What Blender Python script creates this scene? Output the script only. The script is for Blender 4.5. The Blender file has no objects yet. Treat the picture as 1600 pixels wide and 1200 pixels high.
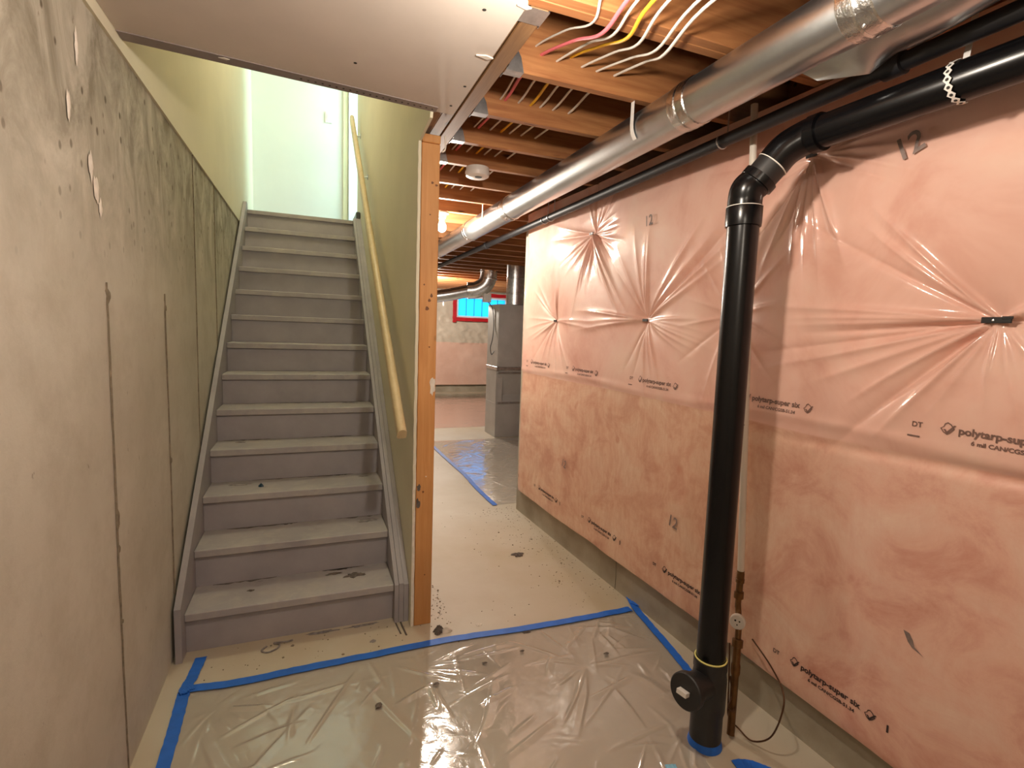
import bpy, bmesh, math, random
import numpy as np
from mathutils import Vector, Matrix

random.seed(7)
scene = bpy.context.scene
C = scene.collection

# ------------------------------------------------------------------ camera
F_PX = 801.07
YAW, PITCH, ROLL = 0.376023, 0.1043975, 0.0361852
CAM = Vector((0.5488, -2.6166, 1.5581))
cam = bpy.data.cameras.new('camera')
cam.sensor_fit = 'HORIZONTAL'
cam.sensor_width = 36.0
cam.lens = 36.0 * F_PX / 1600.0
cam.clip_start = 0.02
camo = bpy.data.objects.new('camera', cam)
C.objects.link(camo)
fwd = Vector((math.sin(YAW) * math.cos(PITCH), math.cos(YAW) * math.cos(PITCH), -math.sin(PITCH)))
rt = Vector((math.cos(YAW), -math.sin(YAW), 0))
up = rt.cross(fwd)
r2 = rt * math.cos(ROLL) + up * math.sin(ROLL)
u2 = -rt * math.sin(ROLL) + up * math.cos(ROLL)
m = Matrix((r2, u2, -fwd)).transposed().to_4x4()
m.translation = CAM
camo.matrix_world = m
scene.camera = camo

# ------------------------------------------------------------------ world, exposure
w = bpy.data.worlds.new('world')
scene.world = w
w.use_nodes = True
w.node_tree.nodes['Background'].inputs[0].default_value = (0.75, 0.88, 1.0, 1)
w.node_tree.nodes['Background'].inputs[1].default_value = 0.6
vs = scene.view_settings
vs.view_transform = 'Standard'
vs.look = 'None'
vs.gamma = 1.0
vs.use_curve_mapping = False
vs.exposure = 0.80
try:
    scene.cycles.max_bounces = 10
    scene.cycles.diffuse_bounces = 6
    scene.cycles.glossy_bounces = 4
    scene.cycles.transparent_max_bounces = 8
    scene.cycles.sample_clamp_indirect = 6.0
    scene.cycles.caustics_reflective = False
    scene.cycles.caustics_refractive = False
except Exception:
    pass

WARM = (1.0, 0.885, 0.76)
BULB_NEAR = (1.10, -1.57, 2.375)  # unseen bulb, placed where the cast shadows lead back to
BULB_FAR = (1.545, 1.585, 2.375)
FILL_END = (2.6, 6.775, 2.375)  # unseen bulb, added to brighten the far room
FILL_REAR = (0.50, -3.22, 2.375)  # unseen bulb behind the viewer, added as fill light
BULBS = [(BULB_NEAR, 25), (BULB_FAR, 44), (FILL_END, 170), (FILL_REAR, 17)]
DAY = (0.68, 1.0, 1.0)


def area_light(name, loc, rot, sx, sy, energy, col):
    l = bpy.data.lights.new(name, 'AREA')
    l.shape = 'RECTANGLE'
    l.size, l.size_y = sx, sy
    l.energy = energy
    l.color = col
    o = bpy.data.objects.new(name, l)
    o.location = loc
    o.rotation_euler = rot
    C.objects.link(o)
    return o


# daylight on the stair landing: area light just outside an assumed, unseen side window
area_light('assumed_landing_daylight', (2.36, 3.43, 3.85), (0, math.radians(90), 0), 1.9, 0.95, 56, DAY)

# ------------------------------------------------------------------ materials
MATS = {}


def new_mat(name):
    mt = bpy.data.materials.new(name)
    mt.use_nodes = True
    nt = mt.node_tree
    b = nt.nodes['Principled BSDF']
    return mt, nt, b


def nd(nt, t, **kw):
    n = nt.nodes.new(t)
    for k, v in kw.items():
        setattr(n, k, v)
    return n


def noise(nt, scale, detail=4, rough=0.55, vec=None, dist=0.0):
    n = nd(nt, 'ShaderNodeTexNoise')
    n.inputs['Scale'].default_value = scale
    n.inputs['Detail'].default_value = detail
    n.inputs['Roughness'].default_value = rough
    n.inputs['Distortion'].default_value = dist
    if vec is not None:
        nt.links.new(vec, n.inputs['Vector'])
    return n.outputs['Fac']


def ramp(nt, fac, stops):
    r = nd(nt, 'ShaderNodeValToRGB')
    el = r.color_ramp.elements
    while len(el) < len(stops):
        el.new(0.5)
    for e, (p, c) in zip(el, stops):
        e.position = p
        e.color = (*c, 1) if len(c) == 3 else c
    nt.links.new(fac, r.inputs['Fac'])
    return r.outputs['Color']


def mix(nt, fac, a, b, mode='MIX'):
    n = nd(nt, 'ShaderNodeMix', data_type='RGBA', blend_type=mode)
    for sock, v in ((n.inputs[0], fac), (n.inputs[6], a), (n.inputs[7], b)):
        if isinstance(v, (int, float)):
            sock.default_value = v
        elif isinstance(v, tuple):
            sock.default_value = (*v, 1) if len(v) == 3 else v
        else:
            nt.links.new(v, sock)
    return n.outputs[2]


def coords(nt, scale=(1, 1, 1)):
    g = nd(nt, 'ShaderNodeNewGeometry')
    mp = nd(nt, 'ShaderNodeMapping')
    mp.inputs['Scale'].default_value = scale
    nt.links.new(g.outputs['Position'], mp.inputs['Vector'])
    return mp.outputs['Vector']


def bump(nt, b, h, strength=0.3, dist=0.01, sock='Normal'):
    n = nd(nt, 'ShaderNodeBump')
    n.inputs['Strength'].default_value = strength
    n.inputs['Distance'].default_value = dist
    nt.links.new(h, n.inputs['Height'])
    nt.links.new(n.outputs['Normal'], b.inputs[sock])
    return n


def simple(name, col, rough=0.6, metal=0.0, var=0.12, nscale=6.0, bmp=0.0, bscale=60.0, coat=0.0, spec=0.5):
    mt, nt, b = new_mat(name)
    v = coords(nt)
    f = noise(nt, nscale, 5, 0.6, v)
    lo = tuple(c * (1 - var) for c in col)
    hi = tuple(min(1, c * (1 + var)) for c in col)
    nt.links.new(ramp(nt, f, [(0.3, lo), (0.7, hi)]), b.inputs['Base Color'])
    b.inputs['Roughness'].default_value = rough
    b.inputs['Metallic'].default_value = metal
    b.inputs['Coat Weight'].default_value = coat
    b.inputs['Specular IOR Level'].default_value = spec
    if bmp:
        bump(nt, b, noise(nt, bscale, 4, 0.6, v), bmp, 0.005)
    MATS[name] = mt
    return mt


def wood(name, c0, c1, axis='X', rough=0.62, knots=True):
    mt, nt, b = new_mat(name)
    sc = {'X': (1.2, 18, 18), 'Y': (18, 1.2, 18), 'Z': (18, 18, 1.2)}[axis]
    v = coords(nt, sc)
    f = noise(nt, 2.2, 6, 0.65, v, 0.6)
    col = ramp(nt, f, [(0.3, c0), (0.52, tuple((a + q) / 2 for a, q in zip(c0, c1))), (0.72, c1)])
    f2 = noise(nt, 1.3, 3, 0.5, coords(nt))
    col = mix(nt, ramp(nt, f2, [(0.35, (0, 0, 0)), (0.7, (0.55, 0.55, 0.55))]), col, tuple(a * 0.62 for a in c0))
    if knots:
        vo = nd(nt, 'ShaderNodeTexVoronoi')
        vo.inputs['Scale'].default_value = 1.0
        ks = {'X': (3.2, 12, 12), 'Y': (12, 3.2, 12), 'Z': (12, 12, 5.0)}[axis]
        nt.links.new(coords(nt, ks), vo.inputs['Vector'])
        kf = ramp(nt, vo.outputs['Distance'], [(0.06, (1, 1, 1)), (0.15, (0, 0, 0))])
        col = mix(nt, kf, col, tuple(a * 0.28 for a in c0))
    nt.links.new(col, b.inputs['Base Color'])
    b.inputs['Roughness'].default_value = rough
    bump(nt, b, f, 0.15, 0.002)
    MATS[name] = mt
    return mt


# concrete of the left wall
def concrete_wall():
    mt, nt, b = new_mat('concrete_wall')
    v = coords(nt)
    base = ramp(nt, noise(nt, 1.1, 6, 0.6, v), [(0.28, (0.44, 0.405, 0.33)), (0.5, (0.53, 0.495, 0.415)), (0.75, (0.59, 0.555, 0.475))])
    mott = noise(nt, 6.0, 7, 0.68, v)
    base = mix(nt, ramp(nt, mott, [(0.45, (0, 0, 0)), (0.70, (0.38, 0.38, 0.38))]), base, (0.32, 0.28, 0.205))
    # grey water staining and bug holes near the top of the pour
    sx = nd(nt, 'ShaderNodeSeparateXYZ')
    nt.links.new(v, sx.inputs[0])
    mr = nd(nt, 'ShaderNodeMapRange')
    mr.inputs['From Min'].default_value = 1.6
    mr.inputs['From Max'].default_value = 2.2
    nt.links.new(sx.outputs['Z'], mr.inputs['Value'])
    st = noise(nt, 2.4, 6, 0.7, coords(nt, (1, 2.4, 1.3)), 0.6)
    stf = mix(nt, mr.outputs[0], (0, 0, 0), ramp(nt, st, [(0.36, (0, 0, 0)), (0.60, (1, 1, 1))]))
    base = mix(nt, stf, base, (0.235, 0.21, 0.155))
    vo = nd(nt, 'ShaderNodeTexVoronoi')
    vo.inputs['Scale'].default_value = 1.0
    nt.links.new(coords(nt, (1, 19, 13)), vo.inputs['Vector'])
    sel = nd(nt, 'ShaderNodeSeparateColor')
    nt.links.new(vo.outputs['Color'], sel.inputs[0])
    pit = mix(nt, ramp(nt, vo.outputs['Distance'], [(0.12, (1, 1, 1)), (0.19, (0, 0, 0))]), (0, 0, 0), ramp(nt, sel.outputs[0], [(0.40, (0, 0, 0)), (0.48, (1.0, 1.0, 1.0))]))
    base = mix(nt, mix(nt, mr.outputs[0], (0, 0, 0), pit), base, (0.12, 0.095, 0.065))
    spots = noise(nt, 4.0, 4, 0.65, coords(nt, (1, 4.2, 2.6)))
    base = mix(nt, ramp(nt, spots, [(0.69, (0, 0, 0)), (0.73, (0.6, 0.6, 0.6))]), base, (0.20, 0.16, 0.115))
    nt.links.new(base, b.inputs['Base Color'])
    b.inputs['Roughness'].default_value = 0.75
    bump(nt, b, noise(nt, 40, 6, 0.65, v), 0.25, 0.004)
    MATS['concrete_wall'] = mt


def concrete_floor():
    mt, nt, b = new_mat('concrete_floor')
    v = coords(nt)
    base = ramp(nt, noise(nt, 1.1, 5, 0.55, v), [(0.3, (0.41, 0.335, 0.21)), (0.5, (0.475, 0.415, 0.31)), (0.72, (0.52, 0.475, 0.38))])
    base = mix(nt, ramp(nt, noise(nt, 5.5, 6, 0.6, v), [(0.45, (0, 0, 0)), (0.75, (0.55, 0.55, 0.55))]), base, (0.45, 0.38, 0.28))
    sp = noise(nt, 26, 3, 0.6, v)
    base = mix(nt, ramp(nt, sp, [(0.70, (0, 0, 0)), (0.76, (0.6, 0.6, 0.6))]), base, (0.26, 0.21, 0.16))
    nt.links.new(base, b.inputs['Base Color'])
    b.inputs['Roughness'].default_value = 0.55
    bump(nt, b, noise(nt, 30, 5, 0.6, v), 0.12, 0.003)
    MATS['concrete_floor'] = mt


def curb_mat():
    mt, nt, b = new_mat('concrete_curb')
    v = coords(nt)
    base = ramp(nt, noise(nt, 3.0, 6, 0.6, v), [(0.3, (0.25, 0.215, 0.155)), (0.6, (0.36, 0.32, 0.245)), (0.8, (0.42, 0.38, 0.305))])
    nt.links.new(base, b.inputs['Base Color'])
    b.inputs['Roughness'].default_value = 0.8
    bump(nt, b, noise(nt, 35, 6, 0.65, v), 0.3, 0.004)
    MATS['concrete_curb'] = mt


def insulation_mat(name, far=False):
    mt, nt, b = new_mat(name)
    v = coords(nt)
    g = nd(nt, 'ShaderNodeSeparateXYZ')
    gg = nd(nt, 'ShaderNodeNewGeometry')
    nt.links.new(gg.outputs['Position'], g.inputs[0])
    # two sheets of poly overlap above the seam: the upper zone reads pinker, the lower one shows the batt
    wob = noise(nt, 1.2, 2, 0.5, v)
    mt_ = nd(nt, 'ShaderNodeMath', operation='MULTIPLY_ADD')
    mt_.inputs[1].default_value = 0.05
    nt.links.new(wob, mt_.inputs[0])
    nt.links.new(g.outputs['Z'], mt_.inputs[2])
    seam = ramp(nt, mt_.outputs[0], [(0.0, (0, 0, 0)), (1.0, (1, 1, 1))])
    mr = nd(nt, 'ShaderNodeMapRange')
    mr.inputs['From Min'].default_value = 1.238
    mr.inputs['From Max'].default_value = 1.246
    nt.links.new(mt_.outputs[0], mr.inputs['Value'])
    n1 = noise(nt, 2.6, 5, 0.6, v, 0.5)
    n2 = noise(nt, 3.6, 7, 0.68, coords(nt, (1, 1, 1.2)), 0.5)
    n3 = noise(nt, 20.0, 5, 0.65, coords(nt, (1, 1.6, 0.5)), 0.6)
    if far:
        upc = ramp(nt, n1, [(0.3, (0.50, 0.43, 0.34)), (0.7, (0.62, 0.55, 0.45))])
        loc_ = ramp(nt, n1, [(0.3, (0.66, 0.42, 0.33)), (0.7, (0.75, 0.52, 0.42))])
    else:
        upc = ramp(nt, n1, [(0.28, (0.60, 0.30, 0.225)), (0.5, (0.71, 0.425, 0.34)), (0.75, (0.73, 0.51, 0.405))])
        loc_ = ramp(nt, n2, [(0.30, (0.50, 0.235, 0.155)), (0.5, (0.66, 0.40, 0.275)), (0.70, (0.72, 0.52, 0.375))])
        loc_ = mix(nt, ramp(nt, n3, [(0.4, (0, 0, 0)), (0.75, (0.5, 0.5, 0.5))]), loc_, (0.52, 0.245, 0.155))
        sp = noise(nt, 9.0, 2, 0.4, v)
        loc_ = mix(nt, ramp(nt, sp, [(0.69, (0, 0, 0)), (0.76, (0.5, 0.5, 0.5))]), loc_, (0.50, 0.20, 0.12))
    if not far:
        # the lower batt colour blends to a lighter pink towards the viewer
        my = nd(nt, 'ShaderNodeMapRange')
        my.inputs['From Min'].default_value = -1.0
        my.inputs['From Max'].default_value = -1.5
        my.inputs['To Max'].default_value = 0.6
        nt.links.new(g.outputs['Y'], my.inputs['Value'])
        pinker = ramp(nt, n2, [(0.30, (0.60, 0.27, 0.215)), (0.5, (0.74, 0.43, 0.35)), (0.70, (0.78, 0.55, 0.45))])
        loc_ = mix(nt, my.outputs[0], loc_, pinker)
    col = mix(nt, mr.outputs[0], loc_, upc)
    nt.links.new(col, b.inputs['Base Color'])
    b.inputs['Roughness'].default_value = 0.55
    b.inputs['Specular IOR Level'].default_value = 0.3
    b.inputs['Coat Weight'].default_value = 0.85
    b.inputs['Coat IOR'].default_value = 1.5
    b.inputs['Coat Roughness'].default_value = 0.13
    bump(nt, b, noise(nt, 16, 4, 0.6, v, 0.4), 0.10, 0.01, 'Coat Normal')
    MATS[name] = mt


def plastic_mat(name, white=0.16, bump_s=0.25):
    mt = bpy.data.materials.new(name)
    mt.use_nodes = True
    nt = mt.node_tree
    nt.nodes.clear()
    out = nd(nt, 'ShaderNodeOutputMaterial')
    tr = nd(nt, 'ShaderNodeBsdfTransparent')
    tr.inputs[0].default_value = (0.99, 0.985, 0.98, 1)
    df = nd(nt, 'ShaderNodeBsdfDiffuse')
    df.inputs[0].default_value = (0.76, 0.69, 0.58, 1)
    gl = nd(nt, 'ShaderNodeBsdfGlossy')
    gl.inputs[0].default_value = (1, 1, 1, 1)
    gl.inputs['Roughness'].default_value = 0.11
    v = coords(nt)
    bp = nd(nt, 'ShaderNodeBump')
    bp.inputs['Strength'].default_value = bump_s
    bp.inputs['Distance'].default_value = 0.012
    nt.links.new(noise(nt, 11, 3, 0.5, v, 1.5), bp.inputs['Height'])
    nt.links.new(bp.outputs[0], gl.inputs['Normal'])
    fr = nd(nt, 'ShaderNodeFresnel')
    fr.inputs[0].default_value = 1.5
    nt.links.new(bp.outputs[0], fr.inputs['Normal'])
    ml = nd(nt, 'ShaderNodeMath', operation='MULTIPLY')
    ml.inputs[1].default_value = 1.7
    ml.use_clamp = True
    nt.links.new(fr.outputs[0], ml.inputs[0])
    m1 = nd(nt, 'ShaderNodeMixShader')
    m1.inputs[0].default_value = white
    nt.links.new(tr.outputs[0], m1.inputs[1])
    nt.links.new(df.outputs[0], m1.inputs[2])
    m2 = nd(nt, 'ShaderNodeMixShader')
    nt.links.new(ml.outputs[0], m2.inputs[0])
    nt.links.new(m1.outputs[0], m2.inputs[1])
    nt.links.new(gl.outputs[0], m2.inputs[2])
    nt.links.new(m2.outputs[0], out.inputs[0])
    MATS[name] = mt


def emit_mat(name, col, strength):
    mt, nt, b = new_mat(name)
    v = coords(nt)
    f = noise(nt, 1.2, 2, 0.5, v)
    nt.links.new(ramp(nt, f, [(0.2, tuple(c * 0.92 for c in col)), (0.8, col)]), b.inputs['Emission Color'])
    b.inputs['Base Color'].default_value = (*col, 1)
    b.inputs['Emission Strength'].default_value = strength
    MATS[name] = mt


def tread_mat():
    mt, nt, b = new_mat('stair_paint')
    v = coords(nt)
    base = ramp(nt, noise(nt, 2.5, 5, 0.6, v), [(0.3, (0.305, 0.285, 0.285)), (0.7, (0.38, 0.355, 0.35))])
    dust = noise(nt, 9, 6, 0.65, v, 0.4)
    base = mix(nt, ramp(nt, dust, [(0.45, (0, 0, 0)), (0.75, (0.5, 0.5, 0.5))]), base, (0.50, 0.47, 0.40))
    dirt = noise(nt, 22, 4, 0.6, coords(nt, (0.35, 1.4, 1.0)))
    base = mix(nt, ramp(nt, dirt, [(0.66, (0, 0, 0)), (0.74, (0.6, 0.6, 0.6))]), base, (0.14, 0.12, 0.11))
    nt.links.new(base, b.inputs['Base Color'])
    b.inputs['Roughness'].default_value = 0.5
    MATS['stair_paint'] = mt


concrete_wall()
concrete_floor()
curb_mat()
insulation_mat('insulation')
insulation_mat('insulation_far', True)
plastic_mat('poly_sheet', 0.40, 0.16)
plastic_mat('poly_sheet_far', 0.58, 0.2)
tread_mat()
simple('stair_riser_paint', (0.325, 0.305, 0.315), 0.5, var=0.10, nscale=5)
simple('drywall_yellow', (0.68, 0.64, 0.49), 0.75, var=0.05, nscale=1.5)
simple('drywall_white', (0.70, 0.73, 0.70), 0.75, var=0.03, nscale=2)
simple('drywall_ceiling', (0.60, 0.53, 0.47), 0.85, var=0.05, nscale=3, bmp=0.05)
simple('gypsum_edge', (0.72, 0.66, 0.56), 0.9, var=0.12, nscale=30)
simple('bead_metal', (0.27, 0.225, 0.215), 0.6, 0.1, var=0.12, nscale=12)
simple('dark_hole', (0.03, 0.025, 0.02), 0.9, var=0.1)
wood('joist_wood', (0.29, 0.105, 0.035), (0.50, 0.235, 0.085), 'X')
wood('header_wood', (0.20, 0.10, 0.038), (0.35, 0.19, 0.08), 'Y')
wood('post_wood', (0.56, 0.25, 0.075), (0.70, 0.37, 0.14), 'Z')
wood('rail_wood', (0.58, 0.46, 0.25), (0.70, 0.58, 0.35), 'Y', 0.45, False)
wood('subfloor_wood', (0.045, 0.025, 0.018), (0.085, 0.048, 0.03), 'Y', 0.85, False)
simple('galvanized', (0.62, 0.63, 0.64), 0.32, 0.95, var=0.22, nscale=25)
simple('foil', (0.58, 0.615, 0.64), 0.30, 1.0, var=0.12, nscale=3, bmp=0.16, bscale=14)
simple('foil_tape', (0.68, 0.69, 0.69), 0.22, 1.0, var=0.1, nscale=20, bmp=0.5, bscale=50)
simple('sheet_metal', (0.46, 0.45, 0.43), 0.42, 0.35, var=0.10, nscale=4, bmp=0.05, bscale=30)
simple('black_abs', (0.0028, 0.0028, 0.0034), 0.25, var=0.2, nscale=10, spec=0.33)
simple('black_abs_worn', (0.013, 0.012, 0.012), 0.48, var=0.3, nscale=14)
simple('black_iron', (0.006, 0.006, 0.008), 0.5, var=0.2, nscale=10)
simple('black_plastic', (0.012, 0.011, 0.011), 0.4, var=0.2)
simple('white_pvc', (0.66, 0.60, 0.52), 0.4, var=0.05)
simple('bronze', (0.15, 0.072, 0.022), 0.4, 0.6, var=0.3, nscale=30)
simple('copper_wire', (0.10, 0.045, 0.02), 0.45, 0.6, var=0.2)
simple('yellow_glue', (0.72, 0.66, 0.22), 0.5, var=0.1)
simple('gauge_face', (0.70, 0.66, 0.60), 0.5, var=0.06)
simple('cable_white', (0.74, 0.70, 0.62), 0.45, var=0.06)
simple('cable_pink', (0.80, 0.17, 0.20), 0.45, var=0.08)
simple('cable_yellow', (0.85, 0.48, 0.03), 0.45, var=0.06)
simple('blue_tape', (0.010, 0.125, 0.56), 0.55, var=0.12, nscale=20)
simple('blue_tape_faded', (0.20, 0.45, 0.60), 0.55, var=0.12, nscale=20)
simple('red_tape', (0.50, 0.012, 0.02), 0.4, var=0.12, nscale=12)
simple('white_plastic', (0.72, 0.69, 0.66), 0.4, var=0.04)
simple('porcelain', (0.75, 0.72, 0.68), 0.3, var=0.03)
simple('grime', (0.115, 0.095, 0.08), 0.9, var=0.4, nscale=40)
simple('grime_brown', (0.20, 0.155, 0.11), 0.9, var=0.4, nscale=40)
simple('grime_grey', (0.22, 0.20, 0.19), 0.9, var=0.4, nscale=40)
simple('seam_stain', (0.20, 0.165, 0.115), 0.9, var=0.35, nscale=30)
simple('plaster_white', (0.72, 0.66, 0.58), 0.9, var=0.1, nscale=30)
simple('ink', (0.035, 0.020, 0.018), 0.6, var=0.2, nscale=40)
simple('ink_upper', (0.17, 0.095, 0.075), 0.5, var=0.2, nscale=40)
simple('stamp_ink', (0.21, 0.15, 0.13), 0.6, var=0.3, nscale=60)
simple('knot_wood', (0.17, 0.062, 0.02), 0.6, var=0.3, nscale=60)
simple('dust_dark', (0.15, 0.13, 0.115), 0.95, var=0.4, nscale=50)
simple('teal_bit', (0.01, 0.05, 0.08), 0.4)
simple('wood_casing', (0.62, 0.58, 0.40), 0.6, var=0.04)
simple('door_white', (0.80, 0.83, 0.84), 0.5, var=0.02)
simple('threshold_metal', (0.10, 0.10, 0.10), 0.35, 0.6, var=0.2)
simple('window_vinyl', (0.62, 0.60, 0.60), 0.5, var=0.04)
emit_mat('bulb_glow', (1.0, 0.86, 0.64), 45.0)
emit_mat('window_daylight', (0.004, 0.34, 0.85), 0.70)
glass = bpy.data.materials.new('glass')
glass.use_nodes = True
gb = glass.node_tree.nodes['Principled BSDF']
gb.inputs['Transmission Weight'].default_value = 1.0
gb.inputs['Roughness'].default_value = 0.0
gb.inputs['IOR'].default_value = 1.02
MATS['glass'] = glass

# ------------------------------------------------------------------ mesh helpers


class MB:
    """Collects vertices and faces in world coordinates."""

    def __init__(self):
        self.v, self.f = [], []

    def add(self, vs, fs):
        o = len(self.v)
        self.v += [tuple(q) for q in vs]
        self.f += [tuple(i + o for i in q) for q in fs]
        return self

    def box(self, x0, x1, y0, y1, z0, z1):
        return self.add([(x0, y0, z0), (x1, y0, z0), (x1, y1, z0), (x0, y1, z0), (x0, y0, z1), (x1, y0, z1), (x1, y1, z1), (x0, y1, z1)],
                        [(0, 3, 2, 1), (4, 5, 6, 7), (0, 1, 5, 4), (1, 2, 6, 5), (2, 3, 7, 6), (3, 0, 4, 7)])

    def bbox(self, x0, x1, y0, y1, z0, z1, b=0.003):
        """box with bevelled edges"""
        bm = bmesh.new()
        bmesh.ops.create_cube(bm, size=1.0)
        for q in bm.verts:
            q.co = ((x0 + x1) / 2 + q.co.x * (x1 - x0), (y0 + y1) / 2 + q.co.y * (y1 - y0), (z0 + z1) / 2 + q.co.z * (z1 - z0))
        bmesh.ops.bevel(bm, geom=bm.edges[:], offset=b, segments=1, affect='EDGES')
        return self.frombm(bm)

    def frombm(self, bm):
        bm.verts.index_update()
        self.add([q.co[:] for q in bm.verts], [[q.index for q in f.verts] for f in bm.faces])
        bm.free()
        return self

    def prism(self, pts, d):
        """pts: closed loop of 3D points; extruded by vector d"""
        n = len(pts)
        a = [Vector(q) for q in pts]
        bb = [q + Vector(d) for q in a]
        fs = [tuple(range(n))[::-1], tuple(range(n, 2 * n))]
        fs += [(i, (i + 1) % n, n + (i + 1) % n, n + i) for i in range(n)]
        return self.add([q[:] for q in a + bb], fs)

    def cyl(self, a, b, r0, r1=None, n=20, caps=True):
        a, b = Vector(a), Vector(b)
        r1 = r0 if r1 is None else r1
        d = (b - a).normalized()
        u = d.cross(Vector((0, 0, 1)))
        if u.length < 1e-4:
            u = d.cross(Vector((1, 0, 0)))
        u.normalize()
        v = d.cross(u)
        vs = []
        for c, r in ((a, r0), (b, r1)):
            vs += [(c + (u * math.cos(t) + v * math.sin(t)) * r)[:] for t in [2 * math.pi * i / n for i in range(n)]]
        fs = [(i, (i + 1) % n, n + (i + 1) % n, n + i) for i in range(n)]
        if caps:
            fs += [tuple(range(n))[::-1], tuple(range(n, 2 * n))]
        return self.add(vs, fs)

    def lathe(self, a, d, prof, n=24):
        """prof: list of (t along d, radius)"""
        a, d = Vector(a), Vector(d).normalized()
        u = d.cross(Vector((0, 0, 1)))
        if u.length < 1e-4:
            u = d.cross(Vector((1, 0, 0)))
        u.normalize()
        v = d.cross(u)
        vs, fs = [], []
        for t, r in prof:
            vs += [(a + d * t + (u * math.cos(q) + v * math.sin(q)) * max(r, 1e-5))[:] for q in [2 * math.pi * i / n for i in range(n)]]
        for k in range(len(prof) - 1):
            fs += [(k * n + i, k * n + (i + 1) % n, (k + 1) * n + (i + 1) % n, (k + 1) * n + i) for i in range(n)]
        fs += [tuple(range(n))[::-1], tuple(range((len(prof) - 1) * n, len(prof) * n))]
        return self.add(vs, fs)

    def tube(self, pts, r, n=10, smooth=6, closed_caps=True, flat=1.0):
        p = [Vector(q) for q in pts]
        if smooth > 1 and len(p) > 2:
            p = catmull(p, smooth)
        rings = []
        prev = None
        for i, q in enumerate(p):
            d = (p[min(i + 1, len(p) - 1)] - p[max(i - 1, 0)]).normalized()
            if prev is None:
                u = d.cross(Vector((0, 0, 1)))
                if u.length < 1e-3:
                    u = d.cross(Vector((0, 1, 0)))
            else:
                u = prev - d * prev.dot(d)
            u.normalize()
            prev = u
            v = d.cross(u)
            rings.append([(q + u * math.cos(t) * r + v * math.sin(t) * r * flat)[:] for t in [2 * math.pi * k / n for k in range(n)]])
        vs = [q for rg in rings for q in rg]
        fs = []
        for k in range(len(rings) - 1):
            fs += [(k * n + i, k * n + (i + 1) % n, (k + 1) * n + (i + 1) % n, (k + 1) * n + i) for i in range(n)]
        if closed_caps:
            fs += [tuple(range(n))[::-1], tuple(range((len(rings) - 1) * n, len(rings) * n))]
        return self.add(vs, fs)

    def grid(self, P):
        """P: array (nu, nv, 3)"""
        nu, nv = P.shape[:2]
        o = len(self.v)
        self.v += [tuple(q) for q in P.reshape(-1, 3).tolist()]
        i, j = np.meshgrid(np.arange(nu - 1), np.arange(nv - 1), indexing='ij')
        a = (i * nv + j + o).ravel()
        self.f += [tuple(q) for q in np.stack([a, a + nv, a + nv + 1, a + 1], 1).tolist()]
        return self

    def build(self, name, mat, parent=None, base=None, smooth=None):
        me = bpy.data.meshes.new(name)
        off = Vector((0, 0, 0))
        if parent is not None:
            q = parent
            while q is not None:
                off += q.location
                q = q.parent
        loc = Vector(base) - off if base is not None else Vector((0, 0, 0))
        sh = np.array(off + loc)
        vv = np.array(self.v, dtype=float) - sh
        me.from_pydata(vv.tolist(), [], self.f)
        me.materials.append(MATS[mat])
        bm = bmesh.new()
        bm.from_mesh(me)
        bmesh.ops.recalc_face_normals(bm, faces=bm.faces[:]) if len(self.f) < 60000 else None
        bm.to_mesh(me)
        bm.free()
        if smooth is not None:
            me.polygons.foreach_set('use_smooth', [True] * len(me.polygons))
            if smooth < 179:
                me.set_sharp_from_angle(angle=math.radians(smooth))
        me.update()
        o = bpy.data.objects.new(name, me)
        o.location = loc
        C.objects.link(o)
        if parent is not None:
            o.parent = parent
        return o


def catmull(p, k):
    out = []
    for i in range(len(p) - 1):
        p0, p1, p2, p3 = p[max(i - 1, 0)], p[i], p[i + 1], p[min(i + 2, len(p) - 1)]
        for s in range(k):
            t = s / k
            out.append(0.5 * ((2 * p1) + (p2 - p0) * t + (2 * p0 - 5 * p1 + 4 * p2 - p3) * t * t + (3 * p1 - p0 - 3 * p2 + p3) * t ** 3))
    out.append(p[-1])
    return out


def tag(o, label, cat, group=None, kind=None):
    o['label'] = label
    if cat:
        o['category'] = cat
    if group:
        o['group'] = group
    if kind:
        o['kind'] = kind
    return o


def struct(o, label, cat):
    return tag(o, label, cat, kind='structure')


def empty(name, loc):
    o = bpy.data.objects.new(name, None)
    o.empty_display_size = 0.1
    o.location = loc
    C.objects.link(o)
    return o


def thing(name, loc, label, cat, group=None, kind=None):
    return tag(empty(name, loc), label, cat, group, kind)


# numpy value noise
_rng = np.random.RandomState(3)
_T = _rng.rand(256, 256)


def vnoise(x, y):
    xi, yi = np.floor(x).astype(int), np.floor(y).astype(int)
    fx, fy = x - xi, y - yi
    fx, fy = fx * fx * (3 - 2 * fx), fy * fy * (3 - 2 * fy)
    g = lambda a, b: _T[a & 255, b & 255]
    return (g(xi, yi) * (1 - fx) + g(xi + 1, yi) * fx) * (1 - fy) + (g(xi, yi + 1) * (1 - fx) + g(xi + 1, yi + 1) * fx) * fy


def fbm(x, y, o=4):
    s, a = 0, 0.5
    for k in range(o):
        s = s + a * vnoise(x * 2 ** k + 17.3 * k, y * 2 ** k + 5.1 * k)
        a *= 0.5
    return s


# ------------------------------------------------------------------ structure: floor, walls, ceiling
JZ = 2.487          # underside of the floor joists
SUB = JZ + 0.235    # underside of the subfloor
YB, YF = -3.85, 9.6
XL = -0.042         # face of the left concrete wall


def xr(y):          # face of the right concrete wall
    return 2.28 - 0.04 * y


o = MB().box(-0.3, 7.2, YB - 0.2, YF + 0.2, -0.12, 0.0).build('floor', 'concrete_floor')
struct(o, 'bare beige concrete basement floor with stains and dust', 'floor')

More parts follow.
